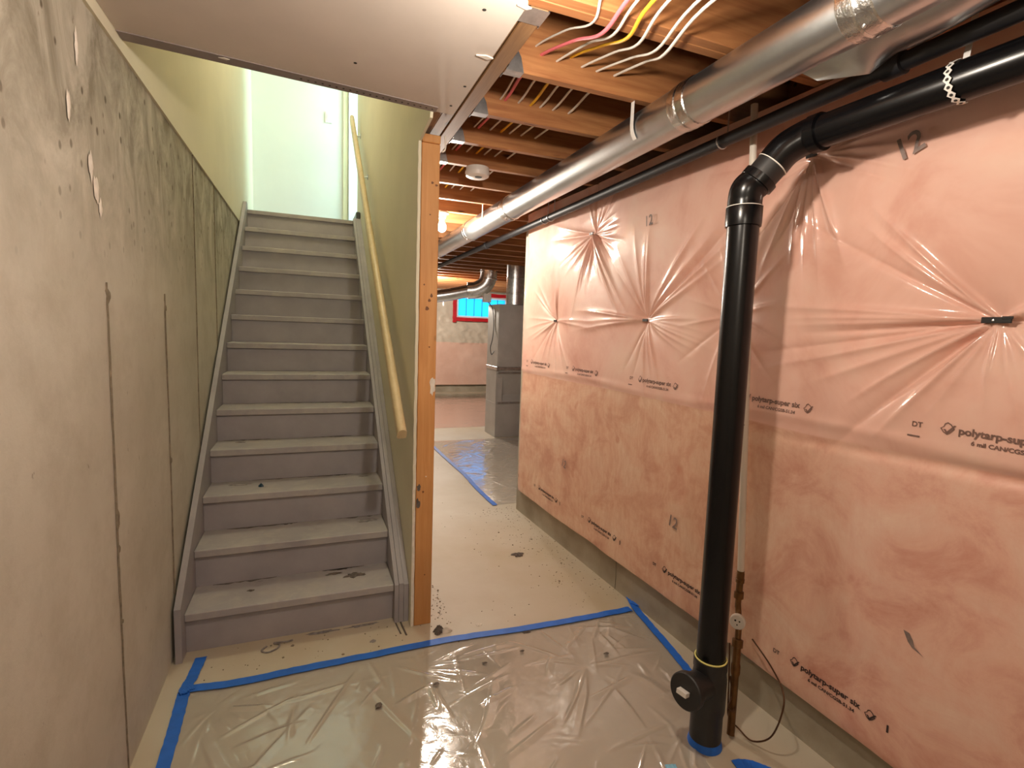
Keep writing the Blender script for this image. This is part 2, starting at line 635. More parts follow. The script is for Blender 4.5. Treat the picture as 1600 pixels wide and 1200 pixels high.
# left concrete wall: slightly uneven cast face
ny, nz = 260, 90
Y, Z = np.meshgrid(np.linspace(YB, 4.4, ny), np.linspace(0, 2.44, nz), indexing='ij')
X = XL + 0.006 * (fbm(Y * 1.1, Z * 1.1) - 0.5)
for ys in (-1.33, -0.662, 0.02, 0.68, 1.34):
    X += 0.0025 * np.exp(-((Y - ys - 0.006 * np.sin(Z * 3)) / 0.02) ** 2)
X += 0.002 * np.exp(-((Z - 1.615) / 0.015) ** 2)
mb = MB().grid(np.stack([X, Y, Z], -1))
mb.box(XL - 0.22, XL - 0.012, YB, 4.4, 0, 2.44)
wl = mb.build('wall_left', 'concrete_wall', smooth=30)
struct(wl, 'poured concrete wall left of the grey stairs with vertical form seams', 'wall')
for ys, z0, z1 in ((-0.662, 0.02, 1.66), (0.02, 0.30, 1.66), (0.68, 0.80, 2.43), (1.34, 1.35, 2.43)):
    mb = MB()
    n = 46
    pts = []
    for i in range(n + 1):
        z = z0 + (z1 - z0) * i / n
        wv = (0.0008 + 0.0075 * max(0, fbm(np.array(z * 7 + ys * 7), np.array(ys * 5)).item() - 0.36) * 2) * (1.0 if z < 1.65 else 0.6)
        yc = ys + 0.014 * (fbm(np.array(z * 2.5), np.array(ys * 3)).item() - 0.5) + 0.003 * (random.random() - .5)
        pts.append((yc, z, wv))
    vsx, fsx = [], []
    for (yc, z, wv) in pts:
        vsx += [(XL + 0.0025, yc - wv, z), (XL + 0.0075, yc, z), (XL + 0.0025, yc + wv, z)]
    for i in range(n):
        a = i * 3
        fsx += [(a, a + 3, a + 4, a + 1), (a + 1, a + 4, a + 5, a + 2)]
    mb.add(vsx, fsx)
    mb.build('form_seam', 'seam_stain', wl, smooth=80)
# lumps of spilled mortar on the seams and pale splatter


def blob_on_x(mb, x, y, z, ry, rz, th, n=14, seed=0):
    rr = random.Random(seed)
    ring = []
    for i in range(n):
        t = 2 * math.pi * i / n
        k = 0.55 + 0.6 * rr.random()
        ring.append((x, y + ry * k * math.cos(t), z + rz * k * math.sin(t)))
    mid = [(x + th, y + (q[1] - y) * 0.55, z + (q[2] - z) * 0.55) for q in ring]
    fs = [(i, (i + 1) % n, n + (i + 1) % n, n + i) for i in range(n)] + [tuple(range(n, 2 * n))]
    mb.add(ring + mid, fs)


for k, (y, z, a, b_) in enumerate(((-0.650, 1.62, .022, .035), (-0.652, 0.90, .012, .045), (-0.655, 0.80, .008, .02), (0.03, 1.60, .014, .02), (-0.655, 0.55, .008, .012), (0.04, 0.92, .01, .016))):
    mb = MB()
    blob_on_x(mb, XL + 0.001, y, z, a, b_, 0.006, seed=k)
    mb.build('mortar_lump', 'seam_stain', wl, smooth=60)
for k, (y, z, a, b_) in enumerate(((-0.735, 1.985, .016, .045), (-0.700, 1.925, .022, .05), (-0.675, 1.88, .012, .03), (-0.87, 2.10, .012, .05), (-0.80, 2.28, .010, .05))):
    mb = MB()
    blob_on_x(mb, XL + 0.002, y, z, a, b_, 0.003, seed=20 + k)
    mb.build('mortar_splatter', 'plaster_white', wl, smooth=60)

# drywall above the concrete, along the stairwell
XDL = -0.0325
o = MB().box(XDL - 0.0127, XDL, YB, 3.86, 2.432, 5.05).build('wall_stair_left', 'drywall_yellow')
struct(o, 'pale yellow drywall above the concrete wall beside the stairs', 'wall')
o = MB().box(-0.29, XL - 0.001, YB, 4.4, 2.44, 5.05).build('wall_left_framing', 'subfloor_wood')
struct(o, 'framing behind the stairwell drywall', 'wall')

# right concrete wall
mb = MB().prism([(xr(YB), YB, 0), (xr(YB) + 0.25, YB, 0), (xr(1.42) + 0.25, 1.42, 0), (xr(1.42), 1.42, 0)], (0, 0, 2.45))
wr = mb.build('wall_right', 'concrete_curb')
struct(wr, 'concrete foundation wall showing as a curb under the pink insulation', 'wall')
o = MB().box(xr(1.42) + 0.25, 7.2, 1.17, 1.42, 0, 2.45).build('wall_right_return', 'concrete_curb')
struct(o, 'concrete foundation wall turning the corner behind the insulation', 'wall')
# hairline crack where the curb was poured in two lifts
o2 = MB().tube([(xr(-0.07) - 0.001, -0.07, 0.0), (xr(-0.07) - 0.001, -0.072, 0.09), (xr(-0.07) - 0.001, -0.068, 0.18)], 0.002, 5, 3).build('joint_line', 'seam_stain', wr)

o = MB().box(-0.3, 7.2, YF, YF + 0.2, 0, SUB).build('wall_far', 'concrete_curb')
struct(o, 'far concrete basement wall below the window', 'wall')
o = MB().box(-0.3, 2.8, YB - 0.2, YB, 0, SUB).build('wall_back', 'concrete_wall')
struct(o, 'concrete basement wall behind the viewer', 'wall')
o = MB().box(7.0, 7.2, 1.42, YF, 0, SUB).build('wall_far_right', 'concrete_curb')
struct(o, 'concrete wall on the right of the far basement room', 'wall')
o = MB().box(-0.3, -0.05, 4.4, YF, 0, SUB).build('wall_far_left', 'concrete_curb')
struct(o, 'concrete wall on the left of the far basement room', 'wall')

# subfloor (ceiling), open over the stairwell
mb = MB()
mb.box(-0.29, 7.2, YB - 0.2, -0.40, SUB, SUB + 0.02)
mb.box(1.045, 7.2, -0.40, 4.6, SUB, SUB + 0.02)
mb.box(-0.29, 7.2, 4.6, YF + 0.2, SUB, SUB + 0.02)
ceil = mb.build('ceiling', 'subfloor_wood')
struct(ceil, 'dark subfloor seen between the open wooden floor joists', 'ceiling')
# rim boards closing the joist ends over the walls
mb = MB().prism([(2.46 + 0.1, YB, JZ), (2.60, YB, JZ), (2.60, 1.40, JZ), (2.56, 1.40, JZ)], (0, 0, 0.235))
o = mb.build('trim_1', 'joist_wood')
struct(o, 'wooden rim board on top of the right foundation wall', 'rim board')

# ------------------------------------------------------------------ stairwell
RUN, RISE, SW = 0.2444, 0.2, 0.953
XDR = 1.028         # stair side face of the right stair wall
# landing floor
o = MB().box(XDL, 1.04, 12 * RUN + 0.02, 3.86, 2.42, 2.6 - 0.002).build('floor_landing', 'stair_riser_paint')
struct(o, 'stair landing floor at the top of the grey steps', 'floor')
o = MB().box(-0.29, 1.04, 3.86, 3.98, 2.0, 5.05).box(1.04, 2.6, 3.86, 3.98, SUB + 0.02, 5.05).build('wall_landing', 'drywall_white')
struct(o, 'white landing wall facing the top of the stairs', 'wall')
o = MB().box(-0.29, 2.6, -0.55, 3.98, 5.05, 5.1).build('ceiling_stairwell', 'drywall_white')
struct(o, 'white ceiling high above the stairwell', 'ceiling')
o = MB().box(-0.29, 2.6, -0.52, -0.42, SUB + 0.02, 5.05).build('wall_stair_front', 'drywall_yellow')
struct(o, 'drywall of the floor above over the stair opening', 'wall')
o = MB().box(1.15, 2.6, 2.9, 3.0, SUB + 0.02, 5.05).build('wall_landing_side', 'drywall_white')
struct(o, 'side wall of the landing passage behind the stair wall', 'wall')

# right stair wall: studs, plate, drywall
ws = thing('wall_stair_right', (1.08, 1.6, 0), 'drywall partition between the stairs and the open basement', 'wall', kind='structure')
mb = MB()
prof = [(-0.088, 0.0), (3.38, 0.0), (3.38, 5.05), (-0.40, 5.05), (-0.40, 2.475), (-0.345, 2.475), (-0.335, 2.45), (-0.095, 2.432)]
mb.prism([(XDR, y, z) for y, z in prof], (0.0127, 0, 0))
dw = mb.build('drywall', 'drywall_yellow', ws)
# raw paper / gypsum edge of that board next to the end stud, ragged
mb = MB()
rr = random.Random(5)
n = 60
ring0, ring1 = [], []
for i in range(n + 1):
    z = 0.004 + 2.425 * i / n
    j = 0.003 * (rr.random() - 0.5)
    ring0.append((XDR - 0.001 + j * 0.6, -0.0895 + j, z))
    ring1.append((XDR + 0.0135 + j * 0.5, -0.0905 - j, z))
vsx = ring0 + ring1
fsx = [(i, i + 1, n + 2 + i, n + 1 + i) for i in range(n)]
mb.add(vsx, fsx)
mb.build('gypsum_edge', 'gypsum_edge', ws)
PX0, PX1 = 1.0445, 1.1335
KNOTS = [(1.098, 2.250, .006, .006), (1.118, 2.240, .007, .005), (1.094, 1.690, .007, .008), (1.104, 1.714, .006, .010), (1.083, 1.650, .009, .010), (1.067, 1.765, .004, .004), (1.098, 1.46, .004, .004), (1.096, 0.275, .004, .004), (1.080, 0.72, .005, .006), (1.09, 2.10, .004, .003)]
MB().bbox(PX0, PX1, -0.087, -0.049, 0.0, 2.432, 0.003).build('end_stud', 'post_wood', ws)['label'] = 'orange wooden stud at the open end of the partition'
MB().bbox(PX0, PX1, -0.095, 4.2, 2.432, 2.470, 0.003).build('top_plate', 'post_wood', ws)
for k in range(1, 11):
    MB().box(PX0, PX1, -0.087 + 0.406 * k, -0.049 + 0.406 * k, 0.038, 2.432).build('stud', 'post_wood', ws)
MB().box(PX0, PX1, -0.049, 4.2, 0.0, 0.038).build('bottom_plate', 'post_wood', ws)
MB().box(PX1, PX1 + 0.0127, 0.32, 4.2, 0.0, 2.43).build('drywall_back', 'drywall_white', ws)
bmx = bmesh.new()
for kx, kz, ka, kb in KNOTS:
    mb = MB()
    ring = [(min(max(kx + ka * math.cos(t) * (1 + .25 * math.sin(3 * t + kz * 9)), PX0 + .002), PX1 - .002), -0.0871, kz + kb * math.sin(t)) for t in np.linspace(0, 2 * math.pi, 14, endpoint=False)]
    mb.prism(ring, (0, -0.0006, 0))
    mb.build('knot', 'knot_wood', ws)
# plaster smudge and nail heads on the stud face
for (x, z, a, b_, mtl, sd) in ((1.118, 1.265, .017, .052, 'plaster_white', 1), (1.058, 0.745, .012, .020, 'grime', 3), (1.054, 0.66, .012, .03, 'grime', 2), (1.094, 0.80, .004, .004, 'plaster_white', 4)):
    mb = MB()
    rr = random.Random(sd)
    ring = []
    for i in range(16):
        t = 2 * math.pi * i / 16
        k = 0.6 + 0.5 * rr.random()
        ring.append((min(max(x + a * k * math.cos(t), PX0 + .002), PX1 - .002), -0.0872, z + b_ * k * math.sin(t)))
    mb.prism(ring, (0, -0.0015, 0))
    mb.build('smudge', mtl, ws)
bmx.free()

# staircase
st = thing('staircase', (0.48, 0.0, 0.0), 'straight flight of grey painted wooden steps rising to the white landing', 'stairs')
for k in range(1, 14):
    yn = RUN * (k - 1)
    depth = RUN + 0.03 if k < 13 else 0.11
    o = MB().bbox(0.0, SW, yn, yn + depth, RISE * k - 0.038, RISE * k, 0.003)
    o.build('tread', 'stair_paint', st)
    z0 = RISE * (k - 1) if k > 1 else 0.0
    MB().box(0.0, SW, yn + 0.026, yn + 0.042, z0, RISE * k - 0.038).build('riser', 'stair_riser_paint', st)
SL = RISE / RUN
# lines of dust swept into the corners between treads and risers
rr = random.Random(77)
for k in range(1, 8):
    for j in range(3):
        xa = rr.uniform(0.02, 0.75)
        xb = min(0.94, xa + rr.uniform(0.08, 0.34))
        yb = RUN * k + 0.0255
        top_, bot_ = [], []
        nn = 12
        for i in range(nn + 1):
            x = xa + (xb - xa) * i / nn
            top_.append((x, yb, RISE * k + 0.0006))
            bot_.append((x, yb - 0.004 - 0.026 * rr.random() * math.sin(math.pi * (i + .3) / (nn + .6)), RISE * k + 0.0006))
        MB().add(top_ + bot_, [(i, i + 1, nn + 2 + i, nn + 1 + i) for i in range(nn)]).build('dust_streak', 'dust_dark', st)


def skirt(x0, x1, off, yfront, ztop_end):
    z_f = RISE + SL * yfront + off
    yend = 2.96
    pts = [(x0, yfront, 0.0), (x0, yfront, z_f), (x0, (ztop_end - RISE - off) / SL, ztop_end), (x0, yend, ztop_end), (x0, yend, 2.3), (x0, 0.35, 0.0)]
    return MB().prism(pts, (x1 - x0, 0, 0))


skirt(-0.0275, -0.0005, 0.105, -0.058, 2.66).build('skirt_board', 'stair_riser_paint', st)['label'] = 'left grey skirt board along the concrete wall'
# right skirt: three laminated boards, grooves between them
for a, b_, dz in ((0.9535, 0.974, 0.030), (0.9755, 0.999, 0.036), (1.0005, 1.026, 0.030)):
    skirt(a, b_, dz, -0.028, 2.62).build('skirt_board', 'stair_riser_paint', st)

# debris lying on the steps and the floor


def clump(name, loc, rx, ry, h, mat, label, seed, cat='debris', n=19):
    rr = random.Random(seed)
    x, y, z = loc
    mb = MB()
    rings = []
    for lv, (s, hh) in enumerate(((1.0, 0.0), (0.8, 0.55), (0.35, 1.0))):
        ring = []
        for i in range(n):
            t = 2 * math.pi * i / n
            k = s * (0.50 + 0.70 * rr.random())
            ring.append((x + rx * k * math.cos(t), y + ry * k * math.sin(t), z + h * hh * (0.7 + 0.5 * rr.random())))
        rings.append(ring)
    vs_ = [q for r_ in rings for q in r_]
    fs = []
    for lv in range(2):
        fs += [(lv * n + i, lv * n + (i + 1) % n, (lv + 1) * n + (i + 1) % n, (lv + 1) * n + i) for i in range(n)]
    fs += [tuple(range(2 * n, 3 * n)), tuple(range(n))[::-1]]
    mb.add(vs_, fs)
    o = mb.build(name, mat, base=(x, y, z))
    tag(o, label, cat)
    return o


def tz(k):
    return RISE * k + 0.0005


clump('bottle_cap', (0.275, RUN * 2 + 0.12, tz(3)), .014, .012, .018, 'teal_bit', 'small dark teal plastic cap on the third step', 11, 'cap')
clump('dirt_clump', (0.765, 0.165, tz(1)), .065, .030, .008, 'grime', 'dark dirt clump near the right end of the lowest step', 12, 'dirt')
clump('dirt_clump', (0.66, 0.215, tz(1)), .045, .014, .006, 'grime', 'thin dark dirt streak at the back of the lowest step', 13, 'dirt')
clump('dirt_clump', (0.26, 0.150, tz(1)), .020, .010, .005, 'grime', 'small dark speck left on the lowest step', 14, 'dirt')
clump('dirt_clump', (0.16, RUN * 2 + 0.19, tz(3)), .060, .020, .006, 'grime_grey', 'grey dust smear left on the third step', 15, 'dirt')
clump('dirt_clump', (0.855, RUN * 2 + 0.20, tz(3)), .035, .020, .005, 'grime_grey', 'dust patch right on the third step', 16, 'dirt')
clump('dirt_clump', (0.86, RUN * 1 + 0.19, tz(2)), .060, .030, .005, 'grime_grey', 'dust patch at the right end of the second step', 17, 'dirt')
clump('dirt_clump', (0.14, RUN * 3 + 0.19, tz(4)), .035, .016, .005, 'grime_grey', 'dust smear left on the fourth step', 18, 'dirt')
clump('dirt_clump', (0.80, RUN * 4 + 0.20, tz(5)), .07, .014, .004, 'grime_grey', 'dust strip right on the fifth step', 19, 'dirt')
clump('dirt_clump', (0.60, 0.0, 0.0005), .075, .016, .004, 'grime_grey', 'dark dust along the floor under the lowest riser', 20, 'dirt')
clump('dirt_clump', (0.80, 0.0, 0.0005), .09, .012, .004, 'grime_grey', 'dust streak on the floor near the right skirt board', 21, 'dirt')
clump('rubble', (1.158, -0.175, 0.0005), .030, .030, .030, 'grime', 'dark crumpled rubble on the floor beside the orange stud', 22, 'rubble')
clump('rubble', (1.195, -0.185, 0.0005), .028, .018, .020, 'plaster_white', 'pale rubble chip beside the dark rubble near the stud', 23, 'rubble')
clump('paper_scrap', (1.372, -0.182, 0.0005), .020, .012, .004, 'plaster_white', 'white paper scrap on the floor above the blue tape', 24, 'scrap')
clump('leaf_bit', (1.89, 0.55, 0.0005), .05, .04, .012, 'grime', 'dark dried leaf on the floor near the insulated wall', 25, 'leaf')
clump('dirt_clump', (1.585, -0.325, 0.004), .022, .012, .005, 'grime', 'dark smear on the blue tape across the floor', 26, 'dirt')
clump('floor_stain', (0.83, -0.155, 0.0005), .015, .015, .002, 'grime_grey', 'round brown spot on the floor before the steps', 27, 'stain')
# loop of twine on the floor by the lowest step
o = MB().tube([(0.345, -0.045, .004), (0.325, -0.075, .004), (0.355, -0.095, .004), (0.395, -0.075, .005), (0.40, -0.045, .006), (0.375, -0.03, .006), (0.43, -0.035, .005), (0.46, -0.028, .004)], 0.004, 7, 6).build('twine_loop', 'grime_grey', base=(0.37, -0.06, 0), smooth=60)
tag(o, 'small grey twine loop on the floor under the lowest step', 'twine')
# two drips of paint below the right skirt board
for k, (x, y0, y1) in enumerate(((0.960, -0.03, -0.135), (0.985, -0.03, -0.155))):
    o = MB().tube([(x, y0, .001), (x + .004, (y0 + y1) / 2, .0015), (x + .010, y1, .001)], 0.004 + .001 * k, 6, 4, flat=0.4).build('paint_drip', 'grime', base=(x, y0, 0))
    tag(o, ('shorter' if k == 0 else 'longer') + ' dark paint drip on the floor by the right skirt board', 'drip')
# grit scattered over the floor along the insulated wall and on the poly sheet
mb = MB()
rr = random.Random(33)
for i in range(420):
    if i < 260:
        y = rr.uniform(-0.2, 1.5)
        x = xr(y) - abs(rr.gauss(0, 0.22)) - 0.01
    elif i < 330:
        x, y = rr.uniform(1.15, 1.25), rr.gauss(0.02, 0.15)
    else:
        x, y = rr.uniform(0.05, 2.1), rr.uniform(-0.25, 0.0) if rr.random() < 0.3 else rr.uniform(0, 3)
        if x < 1.15:
            y = rr.uniform(-0.25, -0.01)
    s = rr.uniform(0.0012, 0.0036) * (1.6 if rr.random() < .08 else 1)
    a = rr.random() * 6
    pts = [(x + s * rr.uniform(.6, 1.6) * math.cos(a + q), y + s * rr.uniform(.6, 1.6) * math.sin(a + q), 0.0005) for q in (0, 1.5, 3, 4.6)]
    mb.prism(pts, (0, 0, s * 0.6))
o = mb.build('floor_grit', 'grime_brown')
tag(o, 'scattered dark grit on the concrete floor', 'grit', kind='stuff')

# ------------------------------------------------------------------ handrail
hr = thing('handrail', (0.957, -0.16, 1.04), 'pale wooden handrail sloping up the right stair wall', 'handrail')
A, B = Vector((0.957, -0.165, 1.040)), Vector((0.957, 3.20, 3.680))
d = (B - A).normalized()
uu = Vector((1, 0, 0))
vv = d.cross(uu)
if vv.z < 0:
    vv = -vv
sec = []
for i in range(13):
    t = math.pi * i / 12
    sec.append((0.0225 * math.cos(t), 0.006 + 0.026 * math.sin(t)))
sec += [(-0.0225, -0.022), (-0.014, -0.030), (0.014, -0.030), (0.0225, -0.022)]
mb = MB().prism([(A + uu * a + vv * b_)[:] for a, b_ in sec], (B - A)[:])
mb.build('rail', 'rail_wood', hr, smooth=35)
for yb in (2.25, 3.0):
    P = A + d * ((yb - A.y) / d.y)
    mb = MB().tube([(XDR - 0.002, yb, P.z - 0.075), (XDR - 0.035, yb, P.z - 0.080), (P.x, yb, P.z - 0.065), (P.x, yb, P.z - 0.036)], 0.006, 8, 5)
    mb.cyl((XDR, yb, P.z - 0.075), (XDR - 0.006, yb, P.z - 0.075), 0.022, n=16)
    mb.bbox(P.x - .012, P.x + .012, yb - .022, yb + .022, P.z - .042, P.z - .037, .001)
    mb.build('bracket', 'galvanized', hr, smooth=40)

# landing: light switch, door, casing, threshold
ls = thing('light_switch', (0.75, 3.857, 3.88), 'white light switch on the landing wall above the stairs', 'switch')
MB().bbox(0.715, 0.787, 3.850, 3.858, 3.823, 3.940, .002).build('cover_plate', 'white_plastic', ls)
MB().bbox(0.735, 0.767, 3.846, 3.852, 3.850, 3.914, .002).build('rocker', 'door_white', ls)
o = thing('door_1', (1.3, 3.84, 2.6), 'white door beside the landing wall at the top of the stairs', 'door', kind='structure')
MB().bbox(0.965, 1.75, 3.815, 3.855, 2.745, 4.68, .004).build('door_slab', 'door_white', o)
MB().bbox(0.905, 0.960, 3.835, 3.859, 2.60, 4.75, .004).build('casing', 'wood_casing', o)
MB().bbox(0.905, 1.80, 3.835, 3.859, 4.69, 4.75, .004).build('casing', 'wood_casing', o)
mb = MB().cyl((1.690, 3.815, 3.60), (1.690, 3.77, 3.60), 0.012, n=12).lathe((1.690, 3.77, 3.60), (0, -1, 0), [(0, .012), (.006, .026), (.03, .028), (.042, .015)], 16)
mb.build('knob', 'galvanized', o, smooth=40)
o = MB().bbox(0.985, 1.026, 2.97, 3.80, 2.60, 2.70, .008).build('trim_2', 'threshold_metal')
struct(o, 'dark metal threshold strip at the right end of the landing', 'threshold')
# assumed side window, out of view, added as the source of the landing daylight
wd = thing('assumed_window', (2.3, 3.42, 3.85), 'assumed side window, unseen, added to bring daylight to the landing', 'window', kind='structure')
MB().box(2.28, 2.33, 3.0, 3.86, SUB + 0.02, 2.95).build('window_frame', 'drywall_white', wd)
MB().box(2.28, 2.33, 3.0, 3.86, 4.75, 5.05).build('window_frame', 'drywall_white', wd)
MB().box(2.28, 2.33, 3.0, 3.06, 2.95, 4.75).build('window_frame', 'drywall_white', wd)

# ------------------------------------------------------------------ drywall ceiling sheet with metal corner bead
mb = MB().prism([(XDL + .001, -0.440, 2.4745), (1.054, -0.345, 2.4745), (1.126, -0.340, 2.4745), (1.126, -1.172, 2.4745), (1.09, -1.178, 2.4745), (XDL + .001, -1.185, 2.4745)][::-1], (0, 0, 0.0122))
cp = mb.build('ceiling_drywall', 'drywall_ceiling')
struct(cp, 'bare drywall sheet under the joists before the stair opening', 'ceiling panel')
# bead: narrow perforated strip along the stair edge
mb = MB().prism([(XDL + .002, -0.438, 2.4715), (1.050, -0.344, 2.4715), (1.050, -0.394, 2.4715), (XDL + .002, -0.500, 2.4715)], (0, 0, 0.003))
bead = mb.build('corner_bead', 'bead_metal', cp)
mb = MB()
for i in range(21):
    x = 0.52 + 0.0255 * i
    y = -0.438 + (x - XDL) / 1.085 * 0.094 - 0.024
    mb.cyl((x, y, 2.4714), (x, y, 2.4708), 0.0042, n=8)
hl = mb.build('bead_holes', 'dark_hole', bead)
hl['kind'] = 'stuff'
for (x, y) in ((0.70, -0.62), (1.095, -0.43), (1.10, -0.62), (1.02, -1.10), (0.28, -0.46), (0.92, -0.40)):
    MB().lathe((x, y, 2.4746), (0, 0, -1), [(0, .006), (.001, .006), (.0015, .002)], 8).build('screw_dimple', 'dark_hole', cp)
# torn paper tufts at the edges
for (x, y, s) in ((1.10, -0.86, .03), (1.118, -1.165, .022), (0.27, -0.455, .018)):
    MB().prism([(x - s, y, 2.4740), (x + s * .4, y + s * .35, 2.4735), (x + s, y - .1 * s, 2.4742), (x + .1 * s, y - s * .4, 2.4738)], (0, 0, -0.004)).build('torn_paper', 'plaster_white', cp)

# ------------------------------------------------------------------ header and joists
hd = thing('header_beam', (1.13, 1.4, JZ), 'built-up wooden header beam along the stair opening', 'beam')
for a, b_, z in ((1.0435, 1.086, JZ), (1.088, 1.142, JZ + .004), (1.144, 1.203, JZ)):
    MB().bbox(a, b_, -1.149, 4.3, z, JZ + 0.233, 0.003).build('ply', 'header_wood', hd)
mb = MB().box(1.125, 1.206, -1.149, -1.075, JZ - 0.0025, JZ - 0.0005)
mb.box(1.204, 1.2055, -1.149, -1.06, JZ - 0.002, JZ + 0.16)
mb.build('beam_hanger', 'galvanized', hd)

joist_y = [-3.65, -3.24, -2.83, -2.42, -2.01, -1.60, -1.19, -0.789, -0.389, -0.027, 0.326]
y = 0.326
while y < 9.2:
    y += 0.402
    joist_y.append(round(y, 3))
ordn = ['first', 'second', 'third', 'fourth', 'fifth', 'sixth', 'seventh', 'eighth', 'ninth', 'tenth', 'eleventh', 'twelfth', 'thirteenth', 'fourteenth', 'fifteenth', 'sixteenth', 'seventeenth', 'eighteenth', 'nineteenth', 'twentieth', 'twenty-first', 'twenty-second', 'twenty-third', 'twenty-fourth', 'twenty-fifth', 'twenty-sixth', 'twenty-seventh', 'twenty-eighth', 'twenty-ninth', 'thirtieth']
hanger_mesh = None
for i, y in enumerate(joist_y):
    near = y < -1.1
    x0 = XDL + 0.002 if near else 1.2045
    if y > 4.35:
        x0 = -0.05
    x1 = 2.555 if y < 1.4 else 7.0
    k = i - 6
    if k < 0:
        lab = 'open floor joist over the viewer, %s before the trimmer joist' % ordn[-k - 1]
    elif k == 0:
        lab = 'orange trimmer joist under the coloured cables, nearest joist in view'
    elif k == 1:
        lab = 'floor joist into which the coloured cables run'
    else:
        lab = '%s floor joist beyond the orange trimmer joist' % ordn[k - 1]
    t = thing('floor_joist', (x0, y, JZ), lab, 'joist', 'floor joists of the basement ceiling')
    mb = MB().bbox(x0, x1, y, y + 0.038, JZ, SUB - 0.001, 0.003)
    if k == 0:
        mb.bbox(x0, x1, y - 0.039, y - 0.001, JZ, SUB - 0.001, 0.003)
    mb.build('joist', 'joist_wood', t)
    if not near and y <= 4.35:
        # hanger: seat, two cheeks, nailing flanges
        mb = MB()
        xa, xb = 1.2046, 1.272
        mb.box(xa, xb, y - 0.0015, y + 0.0395, JZ - 0.002, JZ - 0.0002)
        for yy in (y - 0.0018, y + 0.0382):
            mb.prism([(xa, yy, JZ), (xb, yy, JZ), (xb - .012, yy, JZ + .05), (xa + .034, yy, JZ + 0.085), (xa + .034, yy, JZ + 0.19), (xa, yy, JZ + 0.19)], (0, 0.0016, 0))
            mb.cyl((xa + .02, yy + (-.002 if yy < y + .01 else .0036), JZ + .06), (xa + .02, yy + (0 if yy < y + .01 else .0016), JZ + .06), .005, n=8)
        mb.box(xa, xa + 0.0015, y - 0.03, y - 0.0018, JZ, JZ + 0.19)
        mb.box(xa, xa + 0.0015, y + 0.0398, y + 0.068, JZ, JZ + 0.19)
        mb.build('joist_hanger', 'galvanized', t)

# small white wire hook at the top of the end stud
o = MB().tube([(1.152, -0.10, 2.47), (1.156, -0.10, 2.43), (1.152, -0.10, 2.405), (1.138, -0.10, 2.395)], 0.004, 7, 5).build('wire_stub', 'cable_white', base=(1.15, -0.1, 2.39), smooth=60)
tag(o, 'short white wire stub hooked at the top of the orange stud', 'wire')

# ------------------------------------------------------------------ cables
J1 = -0.789
cab = [
    ('cable_white', [(1.17, -1.80, 2.44), (1.27, -1.36, 2.478), (1.335, -1.18, 2.477), (1.330, -1.00, 2.540), (1.316, J1 + .02, 2.590)], 'leftmost white cable partly behind the pink one', .0045),
    ('cable_pink', [(1.30, -1.80, 2.43), (1.355, -1.35, 2.465), (1.372, -1.17, 2.458), (1.362, -1.0, 2.515), (1.338, J1 + .02, 2.566)], 'pink red cable crossing under the trimmer joist', .0070),
    ('cable_white', [(1.33, -1.80, 2.43), (1.385, -1.34, 2.468), (1.422, -1.15, 2.475), (1.425, -0.98, 2.530), (1.401, J1 + .02, 2.556)], 'white cable between the pink and the yellow cable', .0052),
    ('cable_yellow', [(1.38, -1.80, 2.43), (1.425, -1.34, 2.466), (1.468, -1.16, 2.472), (1.480, -0.98, 2.535), (1.459, J1 + .02, 2.583)], 'yellow cable crossing under the trimmer joist', .0068),
    ('cable_white', [(1.42, -1.80, 2.43), (1.462, -1.36, 2.466), (1.515, -1.15, 2.470), (1.530, -0.98, 2.525), (1.506, J1 + .02, 2.558)], 'white cable just right of the yellow cable', .0055),
    ('cable_white', [(1.49, -1.80, 2.43), (1.535, -1.38, 2.466), (1.585, -1.15, 2.468), (1.600, -0.98, 2.522), (1.570, J1 + .02, 2.556)], 'second white cable to the right of the yellow cable', .0055),
    ('cable_white', [(1.54, -1.80, 2.43), (1.570, -1.38, 2.466), (1.622, -1.14, 2.466), (1.660, -0.98, 2.522), (1.650, J1 + .02, 2.556)], 'rightmost white cable crossing under the trimmer joist', .0060),
]
for mt, pts, lab, r in cab:
    last = Vector(pts[-1])
    ext = [(last.x - 0.005, J1 + 0.18, 2.565), (last.x + 0.01, J1 + 0.40, 2.56), (last.x, J1 + 0.80, 2.565), (last.x - 0.02, 0.40, 2.56), (last.x, 1.2, 2.565)]
    o = MB().tube(pts + ext, r, 9, 6, flat=0.7).build('electrical_cable', mt, base=pts[0], smooth=60)
    tag(o, lab, 'cable', 'cables running through the joists')

